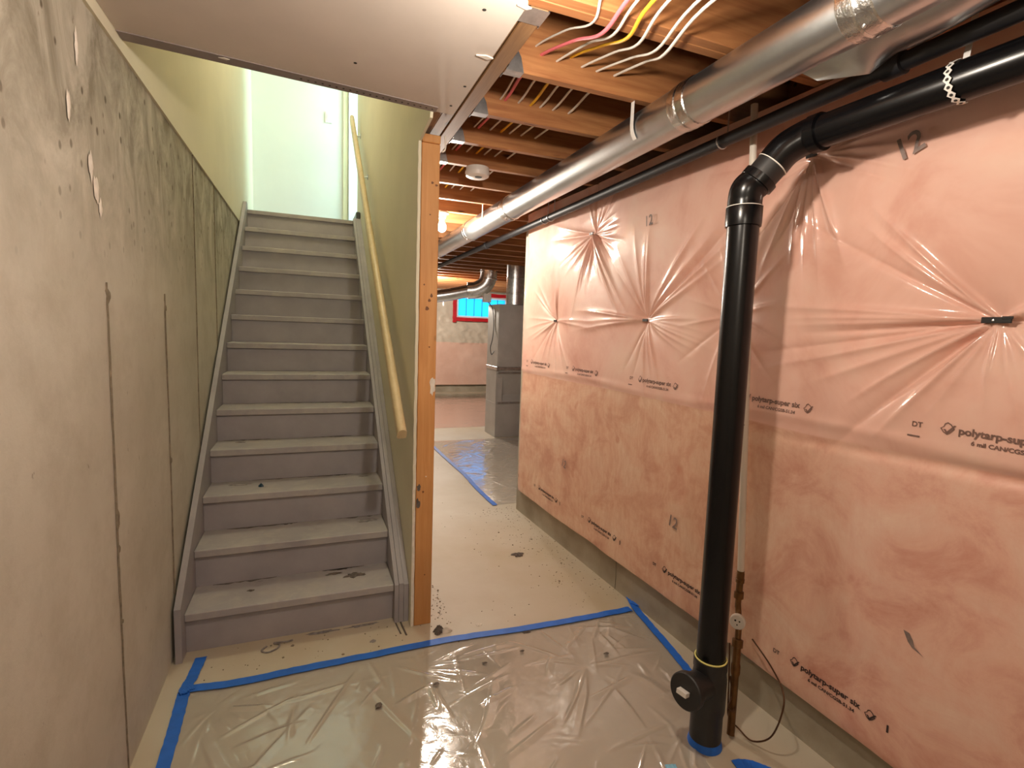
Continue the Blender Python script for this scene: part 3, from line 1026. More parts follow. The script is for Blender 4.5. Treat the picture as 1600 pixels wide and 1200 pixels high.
# ------------------------------------------------------------------ foil duct
dt = thing('foil_duct', (1.84, 1.5, 2.40), 'silver foil round duct running under the joists toward the far room', 'duct')
DX, DZ, DR = 1.842, 2.398, 0.080
joints = [-3.6, -1.67, -1.02, 0.80, 1.75, 2.95, 4.2, 5.4]
for a, b_ in zip(joints[:-1], joints[1:]):
    n_, k_ = 60, 28
    T, S = np.meshgrid(np.linspace(a, b_, n_), np.linspace(0, 2 * np.pi, k_), indexing='ij')
    rad = DR * (1 + 0.018 * (fbm(T * 3 + 9, np.cos(S) * 2 + 4) - .45) + 0.014 * (fbm(np.sin(S) * 2 + 7, T * 4) - .45))
    rad[:, -1] = rad[:, 0]
    MB().grid(np.stack([DX + rad * np.cos(S), T, DZ + rad * np.sin(S)], -1)).build('duct_section', 'foil', dt, smooth=60)
for y in joints[1:-1]:
    mb = MB().lathe((DX, y - 0.045, DZ), (0, 1, 0), [(0, DR), (.004, DR + .0035), (.04, DR + .005), (.045, DR + .0015), (.05, DR + .005), (.086, DR + .0035), (.09, DR)], 28)
    mb.build('foil_tape_band', 'foil_tape', dt, smooth=25)
    for s in (0.35, 0.75, 1.15):
        q = math.pi * (1 + s)
        MB().lathe((DX + (DR + .003) * math.cos(q), y + .01 * math.cos(s * 9), DZ + (DR + .003) * math.sin(q)), (math.cos(q), 0, math.sin(q)), [(0, .005), (.003, .005), (.005, .002)], 8).build('screw', 'galvanized', dt)
for y in (-0.765, 1.18):
    # tie strap hanging the duct from a joist
    mb = MB()
    pts = [(DX - DR - .004, y, JZ + .03)] + [(DX + (DR + .004) * math.cos(t), y, DZ + (DR + .004) * math.sin(t)) for t in np.linspace(math.pi, 1.22 * math.pi, 5)]
    for i in range(len(pts) - 1):
        a, b_ = Vector(pts[i]), Vector(pts[i + 1])
        nrm = Vector((0, 1, 0)).cross(b_ - a).normalized() * 0.001
        mb.prism([(a + Vector((0, -.011, 0)))[:], (b_ + Vector((0, -.011, 0)))[:], (b_ + Vector((0, .011, 0)))[:], (a + Vector((0, .011, 0)))[:]], nrm[:])
    mb.build('hanger_strap', 'white_plastic', dt)
# loose foil / poly flap on the wall side of the duct
P = np.zeros((18, 10, 3))
for i in range(18):
    for j in range(10):
        s, t = i / 17, j / 9
        y = -1.40 - 0.95 * s
        wdt = 0.03 + 0.125 * min(1, s * 5.0) * (1 - 0.25 * s)
        P[i, j] = (DX + 0.068 + wdt * t, y - 0.05 * t * (1 - s), DZ - 0.035 - 0.045 * t * (1 - t) * 2 + 0.012 * math.sin(9 * s + 3 * t) - (0.045 * t * t if s < 0.16 else 0.0))
MB().grid(P).build('foil_flap', 'foil', dt, smooth=60)

# ------------------------------------------------------------------ black gas pipe under the joists
gp = thing('gas_pipe', (2.10, 0, 2.345), 'slim black iron pipe running along the top of the insulated wall', 'pipe')
MB().cyl((2.105, -3.8, 2.347), (2.098, 5.6, 2.347), 0.025, n=16).build('pipe_run', 'black_iron', gp, smooth=40)
for y in (-1.56, 2.1):
    MB().lathe((2.102, y - .03, 2.347), (0, 1, 0), [(0, .026), (.003, .033), (.057, .033), (.06, .026)], 16).build('pipe_coupling', 'black_iron', gp, smooth=40)
for y in (0.70, 0.80, -0.9):
    mb = MB().tube([(2.101 + .028 * math.cos(t), y, 2.347 + .028 * math.sin(t)) for t in np.linspace(-3.6, .5, 9)] + [(2.128, y, JZ)], 0.003, 6, 2)
    mb.build('pipe_hook', 'galvanized', gp, smooth=40)

# loose thin copper wires hanging beside the duct
o = MB().tube([(1.98, -1.95, 2.47), (2.02, -1.80, 2.44), (2.03, -1.72, 2.40), (2.09, -1.66, 2.385), (2.12, -1.60, 2.375)], .0035, 6, 6).build('loose_wire', 'copper_wire', base=(2.03, -1.8, 2.4), smooth=60)
tag(o, 'thin brown wire looping between the duct and the black gas pipe', 'wire')

# ------------------------------------------------------------------ insulation on the right wall


def xi(y):
    return 2.225 - 0.04 * y


WASH = [(0.326, 2.188), (0.793, 1.638), (-0.250, 1.639), (-1.775, 1.634), (-1.165, 2.245), (-0.85, 1.66), (-2.60, 2.2), (-2.9, 1.64), (1.45, 2.2)]
rs = np.random.RandomState(11)


def D(*a):
    return [math.radians(q) for q in a]


# ridge: (washer index, angle in wall plane [0 = towards the viewer's right, 90 = up], length, amplitude, width)
RIDGES = []


def ridges(i, angs, L, A_, Wd):
    for a in angs:
        RIDGES.append((i, math.radians(a), L * 1.2 * rs.uniform(.75, 1.25), A_ * 1.45 * rs.uniform(.6, 1.2) * (1 if rs.rand() < .7 else -1), Wd * rs.uniform(.7, 1.4)))


ridges(0, range(-172, -8, 7), 0.30, .0075, .065)
ridges(0, range(-8, 60, 7), 0.30, .0075, .065)
ridges(0, (-112, -58, -50, 178, 168, 100, 80), 0.55, .010, .06)
ridges(1, (150, 140, 128, 80, 72, -160, -150, -135, -120, -95, -80, -48, -60, 175, 185), 0.36, .008, .075)
ridges(1, (2, -4), 0.55, .012, .06)
ridges(2, (42, 36, 30, 24, 52), 0.62, .013, .055)
ridges(2, (88, 95, 105, 120, 130), 0.40, .007, .07)
ridges(2, (178, 184, 172), 0.55, .012, .06)
ridges(2, (3, -3, -9, -14), 0.55, .009, .06)
ridges(2, (-75, -85, -97, -110, -60, -30, -22), 0.36, .008, .07)
ridges(3, (178, 182, 187, 174, 192, 197), 0.62, .012, .040)
ridges(3, (205, 214, 225, 236), 0.50, .012, .055)
ridges(3, (150, 143, 135), 0.62, .014, .045)
ridges(3, (-110, -95, -70, -50), 0.26, .009, .07)
ridges(3, (20, 30, 12, 0, -8), 0.5, .012, .05)
ridges(4, (-100, -88, -76, -64, -112, -125), 0.42, .016, .075)
ridges(4, (-10, -3, 4, -18, -28), 0.42, .011, .06)
ridges(4, (160, 175, 190, 205), 0.4, .008, .07)
ridges(5, range(-170, 180, 30), 0.32, .006, .07)
ridges(6, range(-170, 180, 18), 0.4, .008, .06)
ridges(7, range(-170, 180, 18), 0.4, .008, .06)


def xsurf(Yv, Zv):
    """x of the insulation face (the room is towards -x)"""
    Yv, Zv = np.asarray(Yv, float), np.asarray(Zv, float)
    x = xi(Yv)
    x = x - 0.012 * (fbm(Yv * 1.6 + 3, Zv * 1.6 + 1, 3) - .45) * 1.6
    upper = 1 / (1 + np.exp(-(Zv - 1.23) / 0.03))
    x = x - 0.010 * (fbm(Yv * 4.2 + 40, Zv * 4.2 + 9, 3) - .45) * (1.0 - 0.45 * upper)
    x = x - 0.008 * upper * np.clip((Zv - 1.22) / 0.05, 0, 1)
    # loose lip of the upper sheet along the seam
    x = x - 0.007 * np.exp(-((Zv - 1.255 - 0.012 * np.sin(Yv * 4)) / 0.022) ** 2) * (0.4 + fbm(Yv * 3, Yv * 0 + 2, 2))
    x = x + 0.010 * np.exp(-((Zv - 1.19 - 0.014 * np.sin(Yv * 3 + 1)) / 0.020) ** 2) * np.clip(-(Yv + 0.9), 0, 1) * 1.4
    for (wy, wz) in WASH:
        r = np.hypot(Yv - wy, Zv - wz)
        x = x + 0.040 * np.exp(-(r / 0.085)) + 0.016 * np.exp(-(r / 0.30) ** 2)
    for (i, a, L, A_, Wd) in RIDGES:
        wy, wz = WASH[i]
        du, dv = -(Yv - wy), Zv - wz
        al = du * math.cos(a) + dv * math.sin(a)
        pe = -du * math.sin(a) + dv * math.cos(a) + 0.04 * (al / L) ** 2 * math.sin(7 * a + i)
        wd = 0.005 + Wd * np.clip(al, 0, None) * 0.42
        s = np.clip(al / L, 0, 1)
        env = np.where((al > 0) & (al < L), (s ** 0.35) * (1 - s) ** 1.1 * 1.9, 0)
        x = x - A_ * env * np.exp(-np.abs(pe / wd) ** 1.25)
    # tuck in at the bottom hem and at the corner end
    x = x + 0.008 * np.exp(-(Zv - 0.2) / 0.02) * (Zv < 0.5)
    x = x + 0.035 * np.exp(-np.clip(1.335 - Yv, 0, None) / 0.025)
    return x


ib = thing('insulation_blanket', (2.24, -1.2, 0.21), 'pink fibreglass insulation under clear poly covering the right wall', 'insulation')
ny, nz = 980, 430
yy = np.concatenate([np.linspace(-3.8, -2.1, 120, endpoint=False), np.linspace(-2.1, 1.335, ny - 120)])
s = np.linspace(0, 1, nz)
Y = np.repeat(yy[:, None], nz, 1)
ZB = 0.215 + 0.012 * (fbm(yy * 3, yy * 0 + 4, 3) - .45) - 0.02 * np.clip((-yy - 0.8), 0, 1)
Z = ZB[:, None] + (2.482 - ZB[:, None]) * s[None, :]
X = xsurf(Y, Z)
G = np.stack([X, Y, Z], -1)
mb = MB().grid(G)
bl = mb.build('blanket_face', 'insulation', ib, smooth=179)
# hem and corner return closing the blanket against the concrete
low = G[:, 0, :]
back = low.copy()
back[:, 0] = 2.28 - 0.04 * back[:, 1] - 0.002
back[:, 2] -= 0.004
MB().grid(np.stack([low, back], 1)).build('blanket_hem', 'insulation', ib, smooth=40)
mb = MB()
endc = G[-1, :, :]
bk = endc.copy()
bk[:, 0] = xr(1.42) + 0.02
bk[:, 1] = 1.425
bk2 = bk.copy()
bk2[:, 0] = 6.9
bk2[:, 1] = 1.44
mb.grid(np.stack([endc, bk, bk2], 1))
tag(mb.build('insulation_return', 'insulation', base=(2.2, 1.44, 0.21), smooth=40), 'end of the pink insulation wrapping round the wall corner', 'insulation')

# black clips pinning the blanket
for i, (wy, wz) in enumerate(WASH[:5] + WASH[6:8]):
    big = i == 3
    L, H = (0.034, 0.0085) if big else (0.022, 0.0075)
    x = float(np.min(xsurf(wy + np.linspace(-L, L, 9)[:, None], wz + np.linspace(-H, H, 5)[None, :]))) - 0.002
    cl = MB()
    cl.bbox(x - .003, x + .003, wy - L, wy + L, wz - H, wz + H, .001)
    if big:
        cl.bbox(x - .004, x - .002, wy - L - .004, wy - .012, wz + .002, wz + .010, .001)
    co = cl.build('fastener_clip', 'black_plastic', ib)
    co.rotation_euler = (0, 0, 0)
    MB().lathe((x - .003, wy + .006, wz - .001), (-1, 0, 0), [(0, .0035), (.0015, .003), (.002, .001)], 8).build('fastener_head', 'galvanized' if big else 'black_iron', co)

# ---- printing on the poly
dg = None
_tm = {}


def text_mesh(txt, bold=0.0):
    if (txt, bold) in _tm:
        return _tm[(txt, bold)]
    cu = bpy.data.curves.new('lettering', 'FONT')
    cu.body = txt
    cu.size = 1.0
    cu.offset = bold
    cu.resolution_u = 3
    ob = bpy.data.objects.new('lettering', cu)
    C.objects.link(ob)
    bpy.context.view_layer.update()
    e = ob.evaluated_get(bpy.context.evaluated_depsgraph_get())
    me = e.to_mesh()
    v = np.array([q.co[:] for q in me.vertices])
    f = [tuple(q.vertices) for q in me.polygons]
    e.to_mesh_clear()
    bpy.data.objects.remove(ob)
    bpy.data.curves.remove(cu)
    v[:, 0] -= v[:, 0].min()
    _tm[(txt, bold)] = (v, f)
    return v, f


def put_flat(uv, fs, y0, z0, rot=0.0, lift=0.0022, mb=None):
    """uv in metres (u to the viewer's right), laid on the blanket with its origin at (y0, z0)"""
    c, s_ = math.cos(rot), math.sin(rot)
    u = uv[:, 0] * c - uv[:, 1] * s_
    v = uv[:, 0] * s_ + uv[:, 1] * c
    yv, zv = y0 - u, z0 + v
    xv = xsurf(yv, zv) - lift
    mb.add(np.stack([xv, yv, zv], 1).tolist(), fs)


def put_text(txt, y0, z0, length, height, mat, rot=0.0, bold=0.02, mb=None, lift=0.0022):
    v, f = text_mesh(txt, bold)
    uv = v[:, :2].copy()
    uv[:, 0] *= length / uv[:, 0].max()
    uv[:, 1] *= height / 0.72
    put_flat(uv, f, y0, z0, rot, lift, mb=mb)


def emblem(y0, z0, s, mb):
    """outlined rounded diamond with a tick in it"""
    def ring(pts, w_):
        P_ = np.array(pts)
        c = P_.mean(0)
        inn = c + (P_ - c) * (1 - w_)
        n = len(P_)
        uv = np.concatenate([P_, inn]) * s
        put_flat(uv, [(i, (i + 1) % n, n + (i + 1) % n, n + i) for i in range(n)], y0, z0, mb=mb)
    ring([(-.5, 0), (-.28, .18), (-.22, .42), (0, .55), (.25, .40), (.5, 0.05), (.25, -.3), (0, -.5), (-.3, -.32)], 0.2)
    put_flat(np.array([(-.3, -.05), (-.12, -.05), (-.02, -.22), (.42, .34), (.58, .34), (.0, -.48)]) * s, [(0, 1, 2, 5), (2, 3, 4, 5)], y0, z0, mb=mb)


def print_line(yd, z, mat, upper=False, lim=1.30):
    """one repeat of the printed line; yd is the left end of the letters DT"""
    def part(nm, fn):
        mb = MB()
        fn(mb)
        mb.build(nm, mat, ib)
    if yd < lim:
        part('printed_letters', lambda mb: put_text('DT', yd + .012, z - .002 if not upper else z + .002, .028, .016, mat, mb=mb))
        if upper:
            part('printed_bar', lambda mb: put_flat(np.array([(0, 0), (.034, 0), (.034, .005), (0, .005)]), [(0, 1, 2, 3)], yd + .022, z - .030, mb=mb))
    if yd - .076 < lim:
        part('printed_emblem', lambda mb: emblem(yd - .080, z + .010, .036, mb))
        part('printed_lettering', lambda mb: put_text('polytarp-super six', yd - .108, z, .222, .021, mat, bold=.03, mb=mb))
        part('printed_small_lettering', lambda mb: put_text('6 mil CAN/CGSB-51.34', yd - .140, z - .026, .172, .012, mat, bold=.03, mb=mb))
    part('printed_emblem', lambda mb: emblem(yd - .362, z + .002, .036, mb))
    if not upper:
        part('printed_bar', lambda mb: put_flat(np.array([(0, 0), (.006, 0), (.006, .026), (0, .026)]), [(0, 1, 2, 3)], yd - .415, z - .016, mb=mb))


for yd in (1.69, 0.963, 0.250, -0.478, -1.225, -1.96, -2.69):
    print_line(yd, 0.318 + (0.028 if yd > -1 else 0.0), 'ink', False)
for yd in (1.18, 0.528, -0.186, -0.905, -1.622, -2.35):
    print_line(yd, 1.306, 'ink_upper', True)
for (y, z, rot, sz) in ((-1.505, 2.130, 0.35, .070), (-0.575, 0.605, -0.15, .060), (0.53, 0.625, -0.2, .055), (-0.255, 2.135, 0.1, .055)):
    mb = MB()
    put_text('12', y, z, sz * .95, sz, 'stamp_ink', rot=rot, bold=.015, mb=mb, lift=0.009)
    o = mb.build('printed_number', 'stamp_ink', ib)
    o['label'] = 'faint stamped number 12'
mb = MB()
put_flat(np.array([(0, .02), (.018, .018), (.030, .0), (.036, -.018), (.062, -.034), (.030, -.024), (.016, -.010)]), [(0, 1, 2, 3, 4, 5, 6)], -1.652, 0.642, mb=mb)
mb.build('ink_smudge', 'stamp_ink', ib)['label'] = 'dark torn smudge on the poly'

# ------------------------------------------------------------------ black drain pipe
PB, PT = Vector((1.958, -1.207, 0.0)), Vector((1.958, -1.190, 2.06))
dp = thing('drain_pipe', PB, 'large black plastic drain pipe standing before the pink insulation', 'pipe')
dirp = (PT - PB).normalized()
R4 = 0.0525


def onp(z):
    return PB + (PT - PB) * (z / 2.06)


MB().cyl(onp(0.24), onp(2.0), R4, n=36).build('vertical_run', 'black_abs', dp, smooth=40)
MB().lathe(onp(1.945), dirp, [(0, R4 + .001), (.001, R4 + .0065), (.012, R4 + .0075), (.062, R4 + .0075), (.066, R4 + .006), (.066, R4)], 36).build('pipe_coupling', 'black_abs', dp, smooth=30)
MB().lathe(onp(2.011), dirp, [(0, R4 + .0078), (.0022, R4 + .0078)], 36).build('glue_line', 'gauge_face', dp)
E1 = onp(2.055)
E2 = Vector((2.04, -1.270, 2.196))
H0 = Vector((2.08, -1.345, 2.228))
HD = Vector((0.050, -0.515, 0.014)).normalized()
H1 = H0 + HD * 1.5
LG = E2 - E1
MB().tube([onp(2.0), onp(2.035), E1 + Vector((0, -.006, .012)), E1 + LG * 0.18 + Vector((0, 0, .006)), E1 + LG * 0.34], R4 + .004, 32, 6).build('elbow', 'black_abs', dp, smooth=40)
MB().lathe(E1 + LG * 0.25, LG, [(0, R4 + .004), (.002, R4 + .0085), (.028, R4 + .0085), (.030, R4 - .002)], 32).build('elbow_hub', 'black_abs', dp, smooth=30)
MB().tube([E1 + LG * 0.20, E1 + LG * 0.82], R4 + .001, 32, 1).build('offset_run', 'black_abs_worn', dp, smooth=40)
MB().tube([E1 + LG * 0.66, E2, H0 - HD * .03, H0 + HD * .03], R4 + .003, 32, 6).build('elbow', 'black_abs', dp, smooth=40)
MB().lathe(H0 - HD * .012, HD, [(0, R4 + .002), (.002, R4 + .007), (.036, R4 + .007), (.038, R4 - .006)], 32).build('elbow_hub', 'black_abs', dp, smooth=30)
q = (E2 - E1).normalized()
MB().lathe(E1 + LG * 0.655, q, [(0, R4 - .001), (.0015, R4 + .0038), (.004, R4 + .0038)], 28).build('glue_line', 'gauge_face', dp)
MB().cyl(H0, H1, R4 - .001, n=32).build('horizontal_run', 'black_abs', dp, smooth=40)
MB().tube([H1 - HD * .03, H1 + HD * .03, H1 + HD * .09 + Vector((0, 0, .05)), H1 + HD * .10 + Vector((0, 0, .22))], R4 + .003, 24, 5).build('elbow', 'black_abs', dp, smooth=40)
# cleanout wye at the foot
MB().lathe(onp(0.03), dirp, [(0, R4 + .006), (.10, R4 + .006), (.12, R4 + .011), (.24, R4 + .011), (.275, R4 + .006), (.285, R4 + .009), (.318, R4 + .009), (.319, R4)], 32).build('wye_fitting', 'black_abs_worn', dp, smooth=30)
MB().tube([onp(0.352) + (Vector((math.cos(t), math.sin(t), 0)) * (R4 + .004)) for t in np.linspace(0, 2 * math.pi, 33)], .0032, 6, 1, False).build('glue_ring', 'yellow_glue', dp, smooth=60)
ca = onp(0.255)
cd = Vector((-0.90, -0.22, 0.10)).normalized()
cb = ca + cd * 0.135
mbx = MB().cyl(ca, cb, 0.050, 0.056, n=28)
mbx.build('wye_branch', 'black_abs_worn', dp, smooth=40)
cap = MB().lathe(cb - cd * 0.012, cd, [(0, .060), (.002, .066), (.024, .066), (.028, .062), (.028, .0)], 32).build('cleanout_cap', 'black_abs_worn', dp, smooth=30)
side = cd.cross(Vector((0, 0, 1))).normalized()
up_ = side.cross(cd)
lug = cb + cd * 0.016
mb = MB().prism([(lug + side * a + up_ * b_)[:] for a, b_ in ((-.020, -.008), (.020, -.008), (.020, .008), (-.020, .008))], (cd * 0.022)[:])
mb.build('cap_lug', 'gauge_face', cap)  # light grey stands in for the specular sheen on the black lug
# blue tape wrapped round the foot
o = MB().lathe(onp(0.001), dirp, [(0, R4 + .012), (.02, R4 + .008), (.028, R4 + .0055), (.0285, R4 + .0035)], 30).build('tape_wrap', 'blue_tape', dp, smooth=40)
# perforated hanger strap around the horizontal run
sp = thing('pipe_strap', (2.035, -1.775, 2.20), 'white perforated hanger strap round the horizontal black pipe', 'strap')
mb = MB()
ctr = H0 + HD * ((1.715 - 1.345) / -HD.y)
nseg = 44
ths = np.linspace(math.radians(60), math.radians(285), nseg)
ringo, ringi = [], []
rr_ = R4 + .002
for i, t in enumerate(ths):
    wdt = 0.0065 + 0.0035 * math.cos(i * 2 * math.pi / 4.0)
    c_ = Vector((math.cos(t), 0, math.sin(t)))
    yo = -0.02 * (i / nseg)
    ringo.append((ctr + c_ * rr_ + Vector((0, yo - wdt, 0)), ctr + c_ * rr_ + Vector((0, yo + wdt, 0)), ctr + c_ * (rr_ + .0012) + Vector((0, yo + wdt, 0)), ctr + c_ * (rr_ + .0012) + Vector((0, yo - wdt, 0))))
vsx = [p_[:] for rg in ringo for p_ in rg]
fsx = []
for i in range(nseg - 1):
    for j in range(4):
        fsx.append((i * 4 + j, i * 4 + (j + 1) % 4, (i + 1) * 4 + (j + 1) % 4, (i + 1) * 4 + j))
mb.add(vsx, fsx)
t0 = ctr + Vector((math.cos(ths[0]), 0, math.sin(ths[0]))) * rr_
mb.prism([(t0 + Vector((0, -.008, 0)))[:], (t0 + Vector((0, .008, 0)))[:], (t0.x + .03, t0.y + .008, JZ), (t0.x + .03, t0.y - .008, JZ)], (.001, 0, 0))
mb.build('strap_band', 'porcelain', sp)
mb = MB()
for i in range(0, nseg, 4):
    t = ths[i]
    c_ = Vector((math.cos(t), 0, math.sin(t)))
    q = ctr + c_ * (rr_ + .0011) + Vector((0, -0.02 * i / nseg, 0))
    mb.cyl(q, q + c_ * .0006, .0042, n=8)
hh = mb.build('strap_holes', 'dark_hole', sp)
hh['kind'] = 'stuff'

# ------------------------------------------------------------------ white water pipe with fittings
wp = thing('water_pipe', (2.2, -1.08, 0.0), 'thin white plastic water pipe behind the black drain pipe', 'pipe')
MB().cyl((2.2, -0.955, JZ), (2.2, -1.085, 0.60), 0.0135, n=16).build('pipe_run', 'white_pvc', wp, smooth=40)
MB().lathe((2.2, -1.0345, 1.16), (0, .069, 1), [(0, .0125), (.001, .017), (.045, .017), (.046, .0155), (.050, .0155), (.051, .017), (.095, .017), (.096, .0125)], 16).build('pipe_coupling', 'white_pvc', wp, smooth=30)
MB().lathe((2.2, -1.0378, 1.2065), (0, .069, 1), [(0, .0172), (.004, .0172)], 16).build('coupling_ring', 'black_plastic', wp)
MB().lathe((2.2, -1.085, 0.605), (0, 0, -1), [(0, .0145), (.01, .0145), (.011, .0155), (.035, .0155), (.036, .0175), (.05, .0175), (.052, .0135), (.09, .0135), (.092, .019), (.118, .019), (.12, .012), (.16, .012)], 14).build('bronze_adapter', 'bronze', wp, smooth=30)
MB().tube([(2.2, -1.085, .46), (2.195, -1.095, .43), (2.165, -1.13, .40), (2.150, -1.145, .36), (2.145, -1.150, .33)], .012, 12, 6).build('bronze_elbow', 'bronze', wp, smooth=40)
MB().lathe((2.145, -1.150, .355), (-.18, -.18, -1), [(0, .016), (.002, .021), (.03, .021), (.032, .015), (.09, .015), (.10, .018), (.13, .018), (.14, .0145), (.36, .0145)], 14).build('bronze_valve_body', 'bronze', wp, smooth=30)
gd = Vector((-0.80, -0.58, 0.12)).normalized()
g0 = Vector((2.165, -1.125, 0.415))
ga = MB().lathe(g0, gd, [(0, .026), (.002, .030), (.018, .030), (.021, .027), (.021, 0)], 28).build('pressure_gauge', 'gauge_face', wp, smooth=30)
gu = gd.cross(Vector((0, 0, 1))).normalized()
gv = gu.cross(gd)
for (a, b_, r_) in ((.008, .006, .004), (-.008, .005, .0035), (.0, -.010, .003)):
    q = g0 + gd * .0212 + gu * a + gv * b_
    MB().cyl(q, q + gd * .0008, r_, n=10).build('gauge_mark', 'dark_hole', ga)
# ground wire looped at the foot
o = MB().tube([(2.125, -1.13, .33), (2.10, -1.165, .20), (2.085, -1.185, .12), (2.09, -1.19, .06), (2.12, -1.215, .022), (2.13, -1.273, .014), (2.135, -1.345, .085), (2.14, -1.378, .20), (2.16, -1.36, .27), (2.205, -1.26, .30), (2.235, -1.14, .33)], .0032, 7, 7).build('ground_wire', 'copper_wire', base=(2.1, -1.2, 0), smooth=60)
tag(o, 'thin dark ground wire looping beside the black pipe foot', 'wire')
o = MB().tube([(2.105, -1.165, .215), (2.095, -1.19, .15), (2.07, -1.20, .115), (2.085, -1.215, .105), (2.10, -1.205, .115)], .003, 7, 6).build('ground_wire', 'copper_wire', base=(2.09, -1.19, .1), smooth=60)
tag(o, 'short wire tail clamped by the bronze pipe', 'wire')

# ------------------------------------------------------------------ smoke detector, bulbs
sd = thing('smoke_detector', (1.455, 0.345, JZ - .05), 'round white smoke detector under the joists', 'smoke detector')
MB().lathe((1.455, 0.345, JZ), (0, 0, -1), [(0, .066), (.022, .066), (.024, .071), (.030, .071), (.048, .066), (.056, .052), (.057, .0)], 32).build('body', 'white_plastic', sd, smooth=35)
MB().lathe((1.455, 0.325, JZ - .0572), (0, 0, -1), [(0, .021), (.0012, .020), (.0012, 0)], 20).build('sounder_grille', 'dark_hole', sd)
blabs = ['bare bulb hanging above the front of the cables', 'glowing bare bulb beside the orange stud under the joists', 'bare bulb added to brighten the far room', 'bare bulb added as fill light behind the viewer']
for (loc, en), lab in zip(BULBS, blabs):
    x, y, z = loc
    t = thing('light_bulb', (x, y, z), lab, 'light bulb', 'bare basement bulbs')
    MB().lathe((x, y, JZ), (0, 0, -1), [(0, .055), (.010, .055), (.022, .040), (.05, .030), (.052, .022)], 24).build('lampholder', 'porcelain', t, smooth=35)
    MB().lathe((x, y, JZ - .050), (0, 0, -1), [(0, .014), (.018, .017), (.038, .028), (.060, .036), (.080, .035), (.098, .024), (.106, .010), (.107, .0)], 20).build('bulb_glass', 'bulb_glow', t, smooth=60)
    l = bpy.data.lights.new('bulb_light', 'POINT')
    l.energy = en
    l.color = WARM
    l.shadow_soft_size = 0.035
    lo = bpy.data.objects.new('bulb_light', l)
    lo.location = (0, 0, -0.095)
    C.objects.link(lo)
    lo.parent = t

# ------------------------------------------------------------------ poly sheets and tape on the floor


def wrinkles(x, y, seed=1, n=420):
    """film laid loosely: straight thin creases, some fanning out, over a gentle sag"""
    rq = np.random.RandomState(seed)
    h = 0.004 * np.abs(fbm(x * 2.2 + 2, y * 1.8 + 5, 3) - .45) * 2
    xa, xb, ya, yb = x.min(), x.max(), y.min(), y.max()
    dx = (xb - xa) / (x.shape[0] - 1)
    dy = (yb - ya) / (x.shape[1] - 1)
    hubs = [(rq.uniform(xa, xb), rq.uniform(ya, yb)) for _ in range(max(4, n // 45))]
    for k in range(n):
        if rq.rand() < 0.5:
            hx, hy = hubs[rq.randint(len(hubs))]
            a = rq.uniform(0, 2 * math.pi)
            r0 = rq.uniform(0, 0.12)
            L = rq.uniform(.08, .45)
            cx, cy = hx + math.cos(a) * (r0 + L / 2), hy + math.sin(a) * (r0 + L / 2)
        else:
            a = rq.normal(0.5, 0.7) if rq.rand() < .6 else rq.uniform(0, math.pi)
            L = rq.uniform(.06, .55) ** 1.2
            cx, cy = rq.uniform(xa, xb), rq.uniform(ya, yb)
        w1, w2 = rq.uniform(.008, .016), rq.uniform(.012, .045)
        A_ = rq.uniform(.002, .0062) * (1 if L > .15 else .7)
        R = L / 2 + .05
        i0, i1 = max(0, int((cx - R - xa) / dx)), min(x.shape[0], int((cx + R - xa) / dx) + 2)
        j0, j1 = max(0, int((cy - R - ya) / dy)), min(x.shape[1], int((cy + R - ya) / dy) + 2)
        if i1 - i0 < 2 or j1 - j0 < 2:
            continue
        X_, Y_ = x[i0:i1, j0:j1] - cx, y[i0:i1, j0:j1] - cy
        al = X_ * math.cos(a) + Y_ * math.sin(a)
        pe = -X_ * math.sin(a) + Y_ * math.cos(a) + rq.uniform(-.12, .12) * al * al / L
        t = np.clip(1 - (2 * np.abs(al) / L) ** 2, 0, 1)
        prof = np.where(pe > 0, np.clip(1 - pe / w1, 0, 1), np.clip(1 + pe / w2, 0, 1))
        h[i0:i1, j0:j1] = np.maximum(h[i0:i1, j0:j1], A_ * t * prof + h[i0:i1, j0:j1] * .6)
    return h


def sheet(name, xa, xb, ya, yb, nx, nyy, mat, label, trim=None, n=420, seed=1):
    x, y = np.meshgrid(np.linspace(xa, xb, nx), np.linspace(ya, yb, nyy), indexing='ij')
    ed = np.minimum.reduce([x - xa, xb - x, y - ya, yb - y])
    k = np.clip(ed / 0.10, 0, 1)
    xx, yy_ = x.copy(), y.copy()
    z = 0.0020 + wrinkles(x, y, seed, n) * (0.12 + 0.88 * k)
    if trim is not None:
        xx, yy_ = trim(x, y)
    o = MB().grid(np.stack([xx, yy_, z], -1)).build(name, mat, smooth=179)
    return tag(o, label, 'plastic sheet')


def trim1(x, y):
    lim = np.interp(y, [-3.8, -1.5, -1.31, -1.28, -1.10, -0.83, -0.43, -0.33], [1.86, 1.88, 1.895, 1.90, 2.06, 2.18, 2.235, 2.25])
    return 0.075 + (x - 0.075) / (2.25 - 0.075) * (lim - 0.075), y


sheet('plastic_sheet', 0.075, 2.25, -3.0, -0.295, 420, 520, 'poly_sheet', 'wrinkled clear plastic sheet taped to the floor before the stairs', trim1, 620, 4)
sheet('plastic_sheet', 2.07, 6.6, 1.56, 4.22, 360, 260, 'poly_sheet_far', 'wrinkled clear plastic sheet on the floor beyond the insulated corner', None, 700, 5)
sheet('plastic_sheet', 1.30, 6.6, 5.1, 9.2, 260, 200, 'poly_sheet_far', 'wrinkled clear plastic sheet on the floor below the far window', None, 500, 6)


